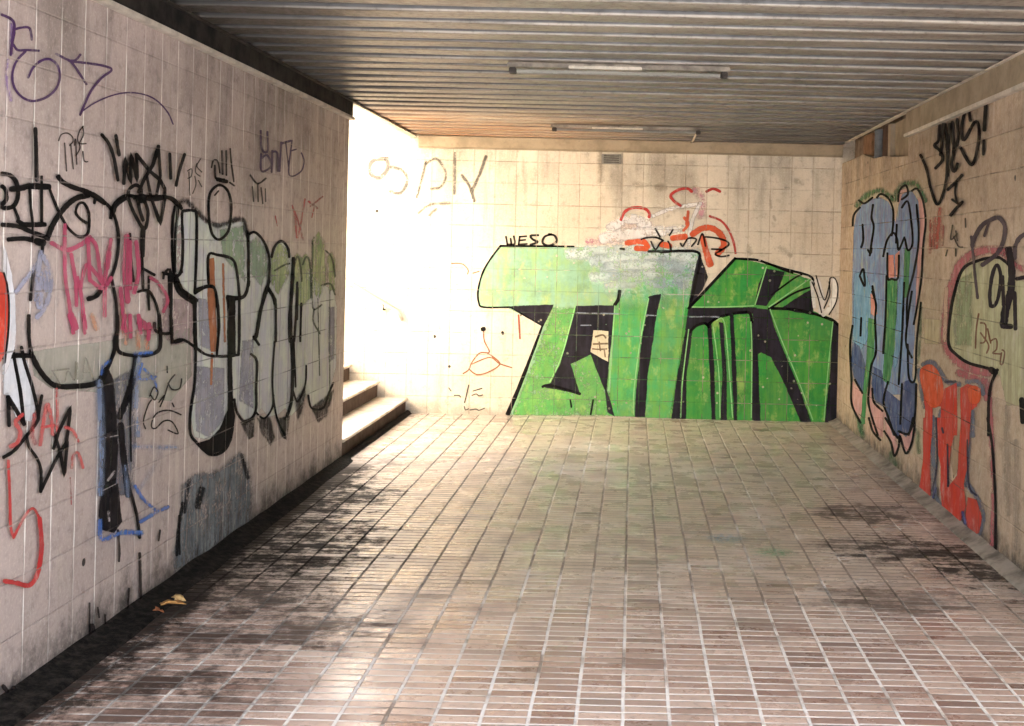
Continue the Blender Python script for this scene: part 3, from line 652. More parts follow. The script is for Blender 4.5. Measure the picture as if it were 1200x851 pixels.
g.part('heavy_line', BLK, .97, .2).stroke('Q', 5, [(0, 20), (50, 30), (90, 70), (105, 130), (100, 190), (75, 235), (30, 250), (0, 245)], [(0, 105), (22, 130), (26, 190), (0, 222)]) \
 .stroke('Q', 6.5, [(60, 122), (130, 116), (180, 103), (310, 108)]).stroke('Q', 3.2, [(180, 90), (190, 250), (202, 350), (202, 445)], [(262, 40), (262, 100), (262, 350)], [(310, 110), (340, 190), (375, 270), (430, 370), (490, 430), (530, 440), (570, 415), (580, 330), (570, 260), (540, 215), (505, 225), (490, 280), (520, 320), (565, 350)], [(75, 240), (108, 320)]) \
 .stroke('Q', 5.2, [(105, 335), (150, 358), (282, 358)]).stroke('Q', 5, [(0, 360), (100, 370), (200, 410), (300, 445)], [(40, 458), (150, 452), (250, 480)]).stroke('Q', 8, [(230, 470), (270, 480)]) \
 .stroke('Q', 6.2, [(300, 450), (330, 370), (380, 290), (440, 220), (500, 180), (570, 165)]).stroke('Q', 5.4, [(372, 40), (400, 75), (470, 110), (560, 140), (620, 175), (681, 215)]).stroke('Q', 3.4, [(620, 175), (612, 215)]) \
 .stroke('Q', 3.6, [(268, 500), (255, 590), (235, 655)], [(205, 670), (195, 760), (185, 860)]) \
 .stroke('B', 3.8, [(430, 190), (480, 225), (520, 270), (545, 340), (552, 420), (540, 520), (510, 600), (465, 655)]).stroke('B', 5.4, [(465, 655), (440, 680), (408, 690)]).stroke('B', 4, [(515, 305), (525, 255), (550, 220), (590, 200), (650, 205), (780, 207), (830, 240), (851, 260)]) \
 .stroke('C', 4.2, [(124, 0), (125, 100), (135, 180)]).stroke('C', 6, [(135, 180), (170, 250), (220, 312), (265, 335), (350, 335), (430, 325), (475, 295), (492, 255)]) \
 .stroke('B', 3.6, [(520, 600), (540, 710), (545, 851)]).stroke('C', 4.2, [(545, 0), (548, 60), (535, 110), (530, 170), (500, 250)], [(545, 60), (545, 150), (570, 180), (640, 190), (700, 185), (745, 160), (752, 90), (746, 0)]) \
 .stroke('B', 3.2, [(746, 851), (742, 760), (720, 690), (690, 650), (645, 656)], [(692, 655), (697, 740)], [(665, 350), (660, 420), (665, 550), (668, 640)], [(665, 545), (722, 576)], [(695, 585), (695, 640)], [(605, 382), (610, 500), (622, 605)]) \
 .stroke('C', 3.6, [(722, 35), (732, 75), (800, 80), (800, 0)], [(805, 80), (810, 125), (851, 118)]).stroke('B', 3.2, [(800, 851), (800, 570), (770, 568), (764, 592)], [(770, 570), (830, 580), (851, 560)], [(826, 580), (851, 640)], [(835, 250), (822, 400), (820, 560)]) \
 .stroke('C', 4, [(630, 192), (612, 300), (582, 390)]).stroke('C', 2.2, [(615, 320), (606, 480), (608, 580), (610, 690)]) \
 .stroke('D', 3.4, [(430, 20), (458, 120), (470, 205)])
g.part('drip', (30, 26, 28), .85, .4).stroke('D', 2.6, [(395, 180), (400, 250), (398, 285)]).stroke('D', 3.2, [(470, 260), (475, 450)]).stroke('D', 2, [(325, 445), (330, 478)], [(350, 470), (352, 506)], [(433, 380), (428, 465)], [(297, 430), (297, 540)], [(605, 130), (608, 262)], [(540, 180), (535, 215)]).stroke('D', 7, [(305, 510), (312, 545)]).stroke('D', 5, [(0, 715), (12, 730)], [(35, 720), (40, 752)])
g.done()

g = Piece('L', 'zigzag_tag', 'angular black zigzag tag over white paint at the near end of the left wall')
g.part('white_ground', (216, 218, 222), .9, .4, .15).fill('C', [(10, 205), (60, 190), (110, 215), (140, 330), (150, 440), (130, 500), (60, 480), (30, 380), (0, 370), (0, 240)], feather=3)
g.part('line', BLK, .97, .2).stroke('C', 5.4, [(0, 198), (60, 190), (135, 190)]).stroke('C', 4, [(43, 130), (50, 200), (78, 350), (97, 512)], [(85, 150), (100, 220), (140, 350), (165, 470), (155, 510), (108, 572), (50, 640), (0, 672)]) \
 .stroke('C', 4.6, [(22, 385), (26, 520)], [(20, 385), (60, 450), (97, 515)], sharp=True).stroke('C', 3.6, [(182, 380), (165, 470)], [(110, 570), (120, 620), (160, 680), (178, 740), (176, 835)]).stroke('C', 3.8, [(176, 835), (240, 700), (262, 660), (300, 600), (312, 500), (320, 430), (262, 550), (238, 630)], [(245, 570), (270, 650), (290, 762), (303, 600)], sharp=True)
g.done()
g = Piece('L', 'red_figure', 'red painted edge with a white rim cut by the left border of the photo')
g.part('white_rim', (222, 222, 226), .92, .3).fill('px', [(0, 288), (3, 296), (9, 322), (13, 352), (14, 385), (12, 408), (4, 432), (0, 440)])
g.part('red_fill', (200, 56, 36), .95, .2).fill('px', [(-8, 318), (0, 320), (3, 330), (5, 350), (5, 385), (3, 410), (-8, 430)])
g.part('outline', BLK, .95, .2).stroke('px', 2.4, [(0, 320), (4, 336), (6, 360), (5, 390), (1, 425)])
g.done()
g = Piece('L', 'lavender_scribble', 'lavender-blue smear beside the pink scribble on the left wall')
g.part('smear', (156, 160, 184), .8, .6, .35).stroke('B', 6, [(60, 655), (110, 590), (180, 500)], [(175, 470), (165, 560), (150, 690)], [(190, 490), (220, 560), (222, 650), (190, 740), (160, 775)]).stroke('B', 9, [(170, 600), (170, 720)], [(195, 560), (205, 640)])
g.done()
g = Piece('L', 'pink_scribble', 'tall magenta-pink scribbled letters under the big black loops on the left wall')
g.part('orange_tint', (206, 140, 104), .6, .7, .4).stroke('C', 6, [(575, 60), (580, 130)], [(640, 80), (642, 150)], [(680, 70), (684, 150)], [(420, 0), (440, 60)]).stroke('B', 6, [(565, 720), (570, 840)])
g.part('line', (186, 66, 104), .85, .4, .2).stroke('B', 5, [(228, 425), (300, 458), (370, 430), (410, 398)]).stroke('B', 4.2, [(410, 398), (440, 440), (455, 540), (470, 620)], [(290, 340), (290, 560), (312, 720), (330, 851)], [(320, 480), (340, 600), (345, 720)], [(350, 590), (372, 700), (385, 851)], [(365, 640), (390, 530), (430, 560), (475, 625)], [(480, 770), (482, 600), (510, 410)], [(400, 400), (408, 600)], [(410, 600), (470, 640), (510, 590)]) \
 .stroke('B', 6, [(500, 470), (490, 540)], [(585, 395), (578, 560), (590, 700)]).stroke('B', 4.5, [(600, 420), (602, 640)], [(630, 420), (642, 560), (620, 660)], [(555, 640), (570, 780), (580, 851)]).stroke('B', 4, [(700, 590), (740, 620), (780, 690), (760, 750)], opac=.7) \
 .stroke('C', 8, [(318, 0), (338, 55)], [(650, 30), (690, 60)]).stroke('C', 4.5, [(380, 0), (385, 60)], [(600, 0), (603, 100)], [(575, 0), (565, 60)], [(640, 0), (650, 80)], [(690, 40), (688, 110)])
g.done()
g = Piece('L', 'red_letters', 'faded red capital letters low on the near end of the left wall')
g.part('line', (196, 70, 70), .75, .5, .3).stroke('C', 5, [(30, 620), (62, 600), (75, 550), (52, 505), (85, 470)], [(142, 470), (132, 560), (145, 605)], [(170, 610), (190, 480), (205, 420), (225, 500), (230, 560)]).stroke('C', 3.6, [(178, 530), (235, 520)], [(247, 350), (252, 450), (250, 545)], [(290, 530), (325, 545), (352, 595)], [(320, 720), (325, 670), (350, 650), (374, 720)]).stroke('D', 1.6, [(226, 0), (230, 90)])
g.done()
g = Piece('L', 'red_hook', 'long red hook-shaped line at the near bottom of the left wall')
g.part('line', (186, 46, 46), .93, .3).stroke('px', 3.2, [(4, 540), (6, 585), (7, 618), (11, 629)]).stroke('D', 3, [(30, 205), (70, 130), (98, 105), (120, 140)]).stroke('D', 5, [(120, 140), (127, 240), (112, 330), (84, 368), (40, 360), (0, 354)])
g.done()
g = Piece('L', 'blue_spray', 'blue spray around the feet of the black legs on the left wall')
g.part('pale_blue', (134, 152, 184), .6, .75, .35).stroke('C', 8, [(452, 320), (458, 500), (464, 700), (455, 840)], [(640, 210), (630, 400), (640, 560)]).stroke('C', 6, [(620, 620), (700, 625), (820, 625)], [(575, 720), (590, 851)], opac=.7).stroke('C', 7, [(750, 640), (700, 740), (640, 830)], opac=.45)
g.part('bright_blue', (58, 108, 186), .8, .6, .2).stroke('D', 6, [(328, 150), (330, 200), (345, 212), (400, 188), (470, 188)]).stroke('D', 4.5, [(470, 150), (520, 120), (562, 100)], [(450, 30), (480, 75), (520, 110)]).stroke('C', 4, [(500, 215), (470, 240), (462, 275)], [(655, 230), (645, 300), (720, 290)], [(668, 255), (715, 310), (730, 370)], [(700, 175), (620, 180)], opac=.8)
g.done()
g = Piece('L', 'face_doodle', 'little black squiggly face doodle right of the blue spray')
g.part('line', BLK, .9, .25).stroke('C', 1.7, [(692, 382), (712, 340), (732, 362), (716, 400), (698, 378)], [(735, 412), (764, 378), (742, 432)], [(764, 380), (785, 315), (812, 280)], [(780, 320), (800, 350), (835, 345), (845, 300)], [(842, 470), (790, 450), (742, 455), (712, 480), (700, 525), (720, 535), (760, 500), (800, 505), (828, 560), (780, 543)], [(672, 536), (662, 500), (682, 430), (700, 400)], [(800, 415), (808, 432)], [(775, 240), (776, 270)])
g.done()
g = Piece('L', 'olive_letters', 'faint grey-olive letters inside the pale patch on the left wall')
g.part('line', (112, 112, 92), .6, .5).stroke('C', 2, [(225, 262), (255, 310), (262, 330)], [(235, 260), (305, 252)], [(285, 310), (300, 262), (332, 305), (338, 220)], [(345, 225), (346, 300)], [(372, 300), (384, 200), (420, 300)], [(376, 270), (400, 270)])
g.done()
g = Piece('L', 'long_drip', 'straight black bar of paint above the near outline letters')
g.part('line', BLK, .97, .2).stroke('px', 4.6, [(35.5, 151), (36.5, 180), (37, 211)])
g.done()

g = Piece('L', 'star_tag', 'spiky black star-shaped tag with a crown of strokes, upper middle of the left wall')
g.part('line', BLK, .97, .2).stroke('R', 4, [(120, 140), (160, 190), (190, 270), (215, 405)], [(203, 145), (212, 200), (222, 258)]).stroke('R', 4, [(250, 425), (258, 275), (290, 425), (293, 250), (330, 415), (325, 255)], sharp=True).stroke('R', 4.2, [(325, 255), (400, 350), (460, 400), (492, 455)], [(455, 208), (420, 320), (370, 400), (338, 475)], sharp=True).stroke('R', 3.4, [(455, 210), (466, 380), (440, 505)], [(385, 380), (410, 505)], sharp=True).stroke('R', 4, [(410, 505), (466, 665), (490, 520), (492, 455)], sharp=True) \
 .stroke('R', 4, [(275, 510), (280, 462), (320, 435), (352, 460), (345, 500), (310, 510)], [(278, 520), (310, 600), (370, 692), (392, 600), (372, 530)], [(330, 520), (345, 590), (362, 640)]).stroke('R', 10, [(345, 515), (358, 512)]).stroke('R', 4.4, [(350, 505), (420, 520), (490, 508)]).stroke('R', 3.6, [(190, 592), (210, 550), (275, 505)], [(490, 506), (540, 515), (585, 560)], [(520, 252), (526, 395)], [(608, 255), (580, 340), (557, 437)], [(368, 690), (362, 851)])
g.done()
g = Piece('L', 'small_tag', 'tiny scratchy black tag just right of the spiky star tag')
g.part('line', (50, 44, 42), .8, .3).stroke('E', 1.3, [(60, 285), (80, 275), (78, 310), (62, 320)], [(66, 290), (72, 400)], [(95, 310), (100, 350), (85, 392)], [(104, 250), (98, 290), (120, 310)], [(122, 228), (105, 262), (128, 290)], [(112, 330), (128, 360)])
g.done()
g = Piece('L', 'crown_tag', 'small black crown of strokes on top of the black oval, left wall')
g.part('line', BLK, .9, .25).stroke('E', 2, [(175, 268), (184, 235), (205, 240), (214, 292)], [(225, 190), (228, 300)], [(245, 190), (246, 305)], [(264, 180), (270, 250), (282, 335)]).stroke('E', 2.6, [(190, 260), (196, 320), (235, 325)]).stroke('E', 5, [(205, 325), (245, 335)]).stroke('E', 2, [(190, 400), (208, 380)], [(262, 340), (284, 355)])
g.done()
g = Piece('L', 'thin_tag', 'thin black letter Y with scratchy small letters under it, left wall')
g.part('line', BLK, .85, .3).stroke('E', 2, [(360, 305), (395, 345), (435, 320)]).stroke('E', 1.6, [(396, 345), (398, 430)], [(370, 360), (376, 430)], [(412, 365), (420, 440)], [(432, 370), (434, 430)])
g.done()
g = Piece('L', 'violet_tag', 'dark violet two-row tag high near the far end of the left wall')
g.part('line', (74, 52, 92), .85, .35).stroke('E', 2.4, [(410, 95), (413, 165), (425, 195), (445, 185), (442, 100)], [(412, 205), (412, 282), (440, 280), (462, 255), (440, 210), (418, 222)], [(465, 190), (462, 290)], [(465, 195), (490, 200), (492, 285)], [(508, 150), (500, 285)], [(508, 155), (552, 142)]).stroke('E', 1.7, [(530, 150), (545, 280)], [(560, 140), (545, 300), (600, 290), (618, 240), (605, 200)], [(552, 190), (580, 182)])
g.done()
g = Piece('L', 'faint_red_tag', 'faint red scratched tag above the green letter tips on the left wall')
g.part('line', (196, 74, 76), .7, .5).stroke('E', 2.4, [(560, 450), (580, 500), (600, 560), (612, 610)], [(622, 420), (605, 520), (588, 600)], [(640, 430), (682, 462)], [(650, 452), (705, 408)], [(572, 480), (582, 600)], opac=.85).stroke('E', 1.6, [(480, 500), (488, 545)], [(665, 460), (655, 505)])
g.done()
# ================= end wall =================
GR, GR2 = (36, 138, 58), (84, 178, 62)
g = Piece('F', 'green_mural', 'large green block-letter mural with black shadows covering the end wall')
g.part('pale_letter', (138, 180, 154), .96, .2, .0, (144, 180, 124)).fill('px', [(561, 358), (561, 343), (564, 324), (575, 304), (587, 290), (725, 290), (745, 292), (790, 294), (790, 340), (745, 360), (735, 486), (598, 486), (612, 440), (636, 381), (625, 375), (596, 361)])
g.part('mid_letter', (76, 166, 98), .96, .2, .0, (104, 166, 76)).fill('px', [(722, 358), (765, 290), (815, 294), (820, 300), (814, 345), (804, 420), (790, 490), (714, 487), (718, 420)])
g.part('left_leg', (110, 168, 84), .9, .5, .0, (84, 158, 84)).fill('px', [(648, 362), (676, 362), (665, 420), (690, 410), (712, 425), (714, 486), (602, 486), (625, 425)], feather=6)
g.part('bright_letters', GR, .97, .2, .0, (76, 148, 56)).fill('px', [(804, 360), (806, 362), (861, 302), (905, 312), (950, 328), (953, 365), (976, 374), (985, 392), (987, 440), (984, 495), (785, 490), (795, 430)])
g.part('white_haze', (210, 224, 228), .85, .8, .15)
for k, (yy, op, xa, xb) in enumerate(((296, .8, 672, 812), (304, .85, 700, 810), (313, .75, 712, 812), (323, .65, 700, 806), (334, .5, 716, 808), (346, .35, 722, 800), (358, .22, 726, 804))):
    g.stroke('px', 17, [(xa, yy + 1), ((xa + xb) / 2, yy - 2), (xb, yy + 1)], opac=op)
g.part('lilac_tint', (150, 176, 196), .45, .8).stroke('K', 14, [(60, 160), (150, 200)], [(50, 240), (120, 250)]).stroke('J', 12, [(560, 160), (640, 230)], opac=.6)
g.part('black_shadow', (30, 28, 34), .97, .15, .0, (44, 40, 50)) \
 .fill('J', [(205, 352), (385, 345), (345, 430), (300, 410)], [(480, 350), (640, 348), (630, 440), (615, 580), (605, 700), (640, 808), (610, 790), (600, 700), (540, 550), (455, 590), (495, 715), (340, 685), (375, 670), (415, 590), (440, 500), (465, 410)], [(785, 310), (832, 300), (815, 370), (775, 640), (765, 810), (725, 810), (730, 700), (755, 480)]) \
 .fill('K', [(160, 345), (430, 342), (430, 365), (300, 368), (240, 405), (185, 415), (165, 440), (148, 430)], [(150, 430), (175, 430), (150, 620), (148, 785), (92, 785), (115, 620)], [(235, 410), (250, 410), (262, 600), (266, 788), (253, 788), (246, 600)], [(282, 400), (297, 405), (310, 600), (312, 790), (288, 790), (296, 600)], [(325, 370), (338, 370), (350, 600), (352, 792), (342, 792), (334, 600)], [(408, 396), (432, 400), (435, 540), (446, 795), (415, 795)],
  [(415, 345), (480, 350), (500, 420), (540, 520), (590, 640), (650, 802), (610, 802), (550, 660), (490, 540), (450, 520), (430, 530), (420, 400)], [(735, 400), (762, 415), (774, 520), (768, 802), (704, 802), (725, 600)], [(470, 188), (542, 200), (520, 260), (470, 335), (425, 330), (440, 250)], [(600, 300), (650, 270), (656, 372), (528, 346)], [(202, 125), (236, 220), (215, 270), (160, 345), (178, 230)], [(0, 300), (35, 290), (22, 370), (0, 480)])
g.part('outline', BLK, .97, .15) \
 .stroke('J', 2.2, [(470, 103), (165, 100)], [(165, 100), (120, 160), (90, 215), (72, 285), (75, 335), (95, 355), (205, 355)]).stroke('J', 1.7, [(205, 355), (300, 410), (335, 430)]).stroke('J', 3, [(340, 430), (295, 550), (245, 680), (195, 800)], taper=(.7, 1.9)).stroke('J', 4, [(660, 288), (655, 320), (640, 345)]).stroke('J', 3, [(340, 685), (375, 680), (495, 715)]).stroke('J', 2, [(550, 740), (540, 800)], [(455, 740), (460, 770)]) \
 .stroke('K', 3, [(0, 118), (60, 118), (185, 118), (205, 150), (190, 230), (163, 345)]).stroke('K', 3.4, [(160, 345), (240, 260), (345, 147)], sharp=True).stroke('K', 2.8, [(345, 147), (430, 152), (480, 168), (550, 190), (640, 215), (658, 240), (655, 262)]).stroke('K', 2.2, [(655, 258), (580, 285), (485, 345)]).stroke('K', 2, [(490, 292), (580, 226), (610, 212)], [(480, 168), (545, 195), (575, 205)]).stroke('K', 3.2, [(480, 345), (600, 352), (700, 380), (745, 400), (765, 430), (774, 480)], [(165, 440), (190, 415), (225, 405), (240, 420)], [(240, 410), (270, 385), (320, 370)], [(340, 365), (400, 362), (412, 400)])
g.part('pale_edge', (150, 214, 140), .85, .4).stroke('K', 1.3, [(175, 340), (290, 340), (420, 335)], [(160, 430), (135, 640), (128, 780)], [(258, 420), (280, 600), (285, 780)], [(270, 395), (302, 400), (322, 600), (335, 780)], [(408, 400), (412, 520), (410, 780)], [(485, 350), (530, 470), (600, 640), (655, 790)], [(735, 400), (715, 600), (700, 790)], [(480, 340), (640, 230)], [(470, 180), (425, 330)]).stroke('J', 1.3, [(475, 350), (455, 430), (415, 570), (370, 665)], [(640, 350), (615, 700)], [(780, 320), (745, 500), (720, 700), (718, 800)])
g.part('inner_marks', (176, 190, 210), .5, .6).stroke('J', 1.6, [(480, 378), (560, 380), (660, 382)], [(770, 388), (815, 390)], [(500, 430), (540, 430)]).stroke('K', 1.6, [(165, 380), (230, 378), (280, 380)])
g.done()
g = Piece('F', 'torn_sticker', 'torn yellowed paper sticker inside the black part of the green mural', 'sticker')
g.part('paper', (206, 196, 170), .98, .1).fill('J', [(552, 452), (612, 456), (612, 580), (540, 540), (548, 490)])
g.part('print', (112, 92, 70), .9, .3).stroke('J', 2, [(560, 478), (590, 470), (602, 482)], [(552, 508), (608, 506)]).stroke('J', 1.6, [(548, 528), (575, 530), (606, 528)], [(575, 500), (580, 535)], [(596, 530), (600, 560)])
g.done()
g = Piece('F', 'white_wings', 'white looped strokes outlined in black at the right shoulder of the green mural')
g.part('white_stroke', (226, 224, 218), .96, .2).stroke('K', 6, [(672, 235), (690, 300), (688, 360)], [(738, 235), (742, 290), (722, 345), (698, 368)]).stroke('K', 4, [(650, 240), (662, 340)])
g.part('outline', BLK, .92, .2).stroke('K', 1.5, [(652, 240), (675, 300), (690, 362)], [(668, 215), (690, 290), (705, 310), (722, 245), (724, 225), (742, 225), (755, 260), (748, 320), (720, 370)], [(720, 240), (722, 290), (700, 345)])
g.done()
g = Piece('F', 'name_tag', 'small black capital letters standing on the top edge of the green mural', 'graffiti')
g.part('line', BLK, .93, .2).stroke('J', 2.2, [(188, 62), (194, 96)], [(194, 94), (224, 92), (220, 60)], [(207, 70), (210, 92)], [(245, 62), (240, 96)], [(240, 95), (275, 92)], [(244, 78), (268, 75)], [(246, 62), (272, 60)]).stroke('J', 2.5, [(322, 56), (290, 58), (300, 74), (320, 84), (290, 95)], [(376, 52), (348, 62), (340, 88), (368, 99), (398, 82), (390, 58), (366, 52)])
g.done()
g = Piece('F', 'soft_grey_letters', 'large blurred grey letters high on the bright end of the end wall')
g.part('line', (88, 86, 84), .75, .6).stroke('H', 5, [(298, 350), (302, 395), (268, 435), (228, 430), (214, 388), (238, 355), (282, 350)]).stroke('H', 5, [(320, 390), (372, 405), (396, 450), (365, 510), (318, 505)], opac=.75).stroke('H', 3.2, [(482, 365), (462, 450), (440, 530)], [(485, 372), (535, 350), (578, 420), (555, 480), (510, 492)], opac=.8).stroke('H', 3.6, [(620, 325), (618, 512)], [(655, 430), (690, 480), (712, 548)], [(768, 340), (735, 430), (700, 505)]).stroke('H', 4, [(450, 605), (500, 568), (592, 560)], [(500, 615), (530, 590)], opac=.6)
g.done()
g = Piece('F', 'brown_doodle', 'thin brown looping line with a dot left of the green mural')
g.part('line', (150, 92, 62), .85, .3).stroke('I', 1.5, [(722, 340), (726, 385), (748, 436), (705, 440), (668, 485), (656, 515), (630, 533)], [(656, 512), (690, 537), (740, 528), (796, 488), (740, 440)], [(670, 490), (750, 460), (795, 488), (850, 506)]).stroke('I', 1.4, [(578, 34), (625, 36), (652, 62), (650, 82)], [(675, 78), (702, 70)], opac=.7)
g.part('dot', BLK, .95, .2).stroke('I', 5, [(718, 332), (724, 331)]).stroke('I', 2.8, [(808, 346), (810, 352)])
g.done()
g = Piece('F', 'red_line', 'short red-brown vertical line under the overhang of the green mural')
g.part('line', (158, 72, 48), .85, .3).stroke('J', 2, [(240, 388), (246, 485)])
g.done()
g = Piece('F', 'tiny_writing', 'two rows of tiny black writing low on the end wall left of the mural')
g.part('line', (54, 48, 46), .8, .3).stroke('I', 1.3, [(565, 598), (575, 612)], [(590, 632), (612, 632), (618, 640)], [(655, 585), (645, 630), (636, 665)], [(670, 632), (690, 625), (700, 634), (718, 630)], [(675, 612), (715, 600)], [(635, 682), (640, 698), (655, 692)], [(662, 698), (690, 694), (700, 700), (726, 690)])
g.done()
g = Piece('F', 'white_cloud', 'white and pink sprayed cloud above the middle of the green mural')
g.part('pink', (210, 150, 168), .5, .8, .2).stroke('O', 9, [(740, 345), (780, 400), (770, 500)], [(60, 670), (250, 660)]).stroke('O', 12, [(240, 560), (430, 560)], opac=.7)
g.part('white', (224, 222, 224), .88, .55, .15).stroke('O', 12, [(200, 580), (320, 530), (420, 560)]).stroke('O', 14, [(160, 650), (300, 625), (520, 610)]).stroke('O', 4.5, [(440, 520), (580, 462), (700, 440), (765, 430)], [(765, 430), (722, 520), (700, 610), (690, 690)]).stroke('O', 10, [(560, 600), (640, 590)], opac=.7)
g.done()
g = Piece('F', 'red_fan', 'red and orange arcs above the middle of the green mural')
g.part('orange', (206, 84, 44), .92, .35).stroke('O', 6.5, [(718, 625), (780, 588), (850, 590), (905, 640), (915, 700), (880, 745)]).stroke('O', 6.5, [(780, 640), (805, 740), (830, 818)], taper=(.8, 1.3)).stroke('O', 6, [(300, 680), (400, 672), (430, 705)], [(360, 715), (420, 718)], [(590, 650), (670, 640)], [(520, 690), (570, 700)]).stroke('O', 3, [(665, 520), (690, 560), (660, 600)], [(690, 480), (680, 560)])
g.part('red', (176, 44, 40), .9, .35).stroke('O', 3.2, [(260, 532), (285, 482), (340, 455), (412, 462), (440, 488), (440, 516)], [(640, 442), (600, 415), (578, 378), (620, 345), (680, 332), (712, 352)], [(808, 352), (850, 335), (892, 352)]).stroke('O', 2.6, [(828, 510), (900, 540), (950, 602), (980, 680), (992, 745)])
g.part('black_letters', BLK, .93, .2).stroke('O', 2.1, [(390, 658), (420, 648), (480, 645), (530, 665)], [(452, 672), (480, 722), (510, 682), (530, 665)], [(480, 590), (510, 642)], [(592, 596), (570, 632)], [(510, 740), (575, 735), (572, 690), (560, 670)], [(640, 680), (655, 702), (690, 652), (742, 658), (712, 702)], [(800, 642), (870, 650), (932, 668), (948, 692), (900, 728), (862, 752), (900, 768), (950, 760)], [(840, 720), (900, 722)], [(752, 690), (780, 622), (800, 700)], [(255, 718), (282, 720)]).stroke('O', 2.4, [(515, 740), (600, 735), (735, 735)])
g.done()
g = Piece('F', 'dark_smudge', 'small sooty smudges between the ceiling beam and the mural', 'stain')
g.part('smudge', (110, 98, 80), .3, .9, .4).stroke('Y', 7, [(200, 690), (205, 720)], [(400, 700), (450, 735)], [(500, 280), (520, 290)]).stroke('O', 8, [(360, 310), (380, 315)], [(500, 325), (530, 325)], [(130, 120), (132, 270)]).stroke('Y', 3, [(430, 320), (448, 322)], [(332, 400), (338, 440)], [(355, 500), (362, 520)])
g.done()

# ================= right wall =================
g = Piece('R', 'blue_mural', 'tall blue, green and pink dripping letters at the far end of the right wall')
g.part('green_halo', (76, 132, 92), .7, .7, .2).stroke('X', 7, [(70, 190), (120, 140), (200, 110), (270, 160), (290, 120), (330, 75), (400, 80), (445, 160)]).stroke('M', 7, [(95, 760), (120, 851)], opac=.8).stroke('N', 7, [(110, 0), (116, 60)], [(250, 165), (268, 205)], [(368, 60), (375, 150)], opac=.7).stroke('M', 4, [(385, 280), (380, 430), (370, 520)], opac=.6)
g.part('pink_edge', (214, 164, 158), .95, .2, .1).fill('M', [(68, 600), (120, 660), (125, 790), (108, 790), (75, 715)], [(150, 600), (168, 700), (215, 740), (212, 862), (170, 832), (150, 720)], [(220, 740), (260, 830), (290, 780), (355, 720), (358, 851), (225, 851)]).fill('X', [(408, 150), (428, 160), (442, 230), (440, 320), (428, 440), (415, 560), (400, 700), (385, 851), (372, 851), (400, 560), (412, 400)], [(298, 170), (310, 110), (345, 100), (352, 140), (330, 200), (305, 190)]).fill('N', [(160, 0), (208, 0), (205, 80), (180, 60)], [(225, 25), (255, 40), (278, 130), (268, 168), (240, 90)], [(288, 80), (322, 90), (352, 30), (346, 100), (322, 152), (300, 130)])
g.part('blue_fill', (118, 148, 186), .96, .2, .1, (126, 132, 164)).fill('px', [(1001, 270), (1004, 252), (1010, 241), (1020, 235), (1030, 231), (1041, 237), (1047, 252), (1050, 262), (1054, 240), (1058, 228), (1068, 223), (1076, 236), (1078, 262), (1075, 300), (1072, 380), (1069, 440), (1071, 455), (1064, 462), (1052, 462), (1036, 462), (1022, 440), (1008, 420), (1000, 410), (999, 340)])
g.part('sky_blue', (120, 166, 200), .85, .4, .2).fill('M', [(85, 120), (130, 110), (160, 200), (150, 400), (110, 470), (80, 420)], [(290, 140), (310, 150), (300, 420), (265, 560), (262, 420)], feather=3)
g.part('dark_blue', (70, 88, 130), .95, .25, .1).fill('M', [(75, 428), (105, 450), (130, 530), (125, 655), (88, 610), (70, 520)], [(165, 540), (205, 560), (215, 610), (212, 720), (180, 700), (162, 620)], [(218, 640), (255, 670), (292, 700), (288, 851), (258, 851), (228, 760)], [(298, 615), (335, 600), (368, 620), (358, 780), (325, 851), (296, 800)]).fill('N', [(240, 0), (350, 0), (335, 55), (318, 85), (290, 60), (278, 90), (255, 40)])
g.part('green_fill', (66, 140, 84), .95, .2, .1).fill('X', [(235, 600), (292, 600), (284, 851), (230, 851)], [(335, 430), (362, 440), (352, 700), (326, 705)]).fill('M', [(230, 140), (276, 150), (266, 450), (240, 622), (214, 600), (226, 400)], [(148, 320), (176, 330), (172, 480), (150, 575), (140, 640), (130, 800), (112, 800), (125, 640), (140, 500)])
g.part('salmon_fill', (210, 140, 124), .95, .2).fill('X', [(242, 470), (270, 468), (275, 590), (246, 592)], [(282, 470), (304, 445), (300, 590), (286, 590)]).fill('M', [(158, 210), (172, 215), (186, 300), (176, 312), (160, 300)])
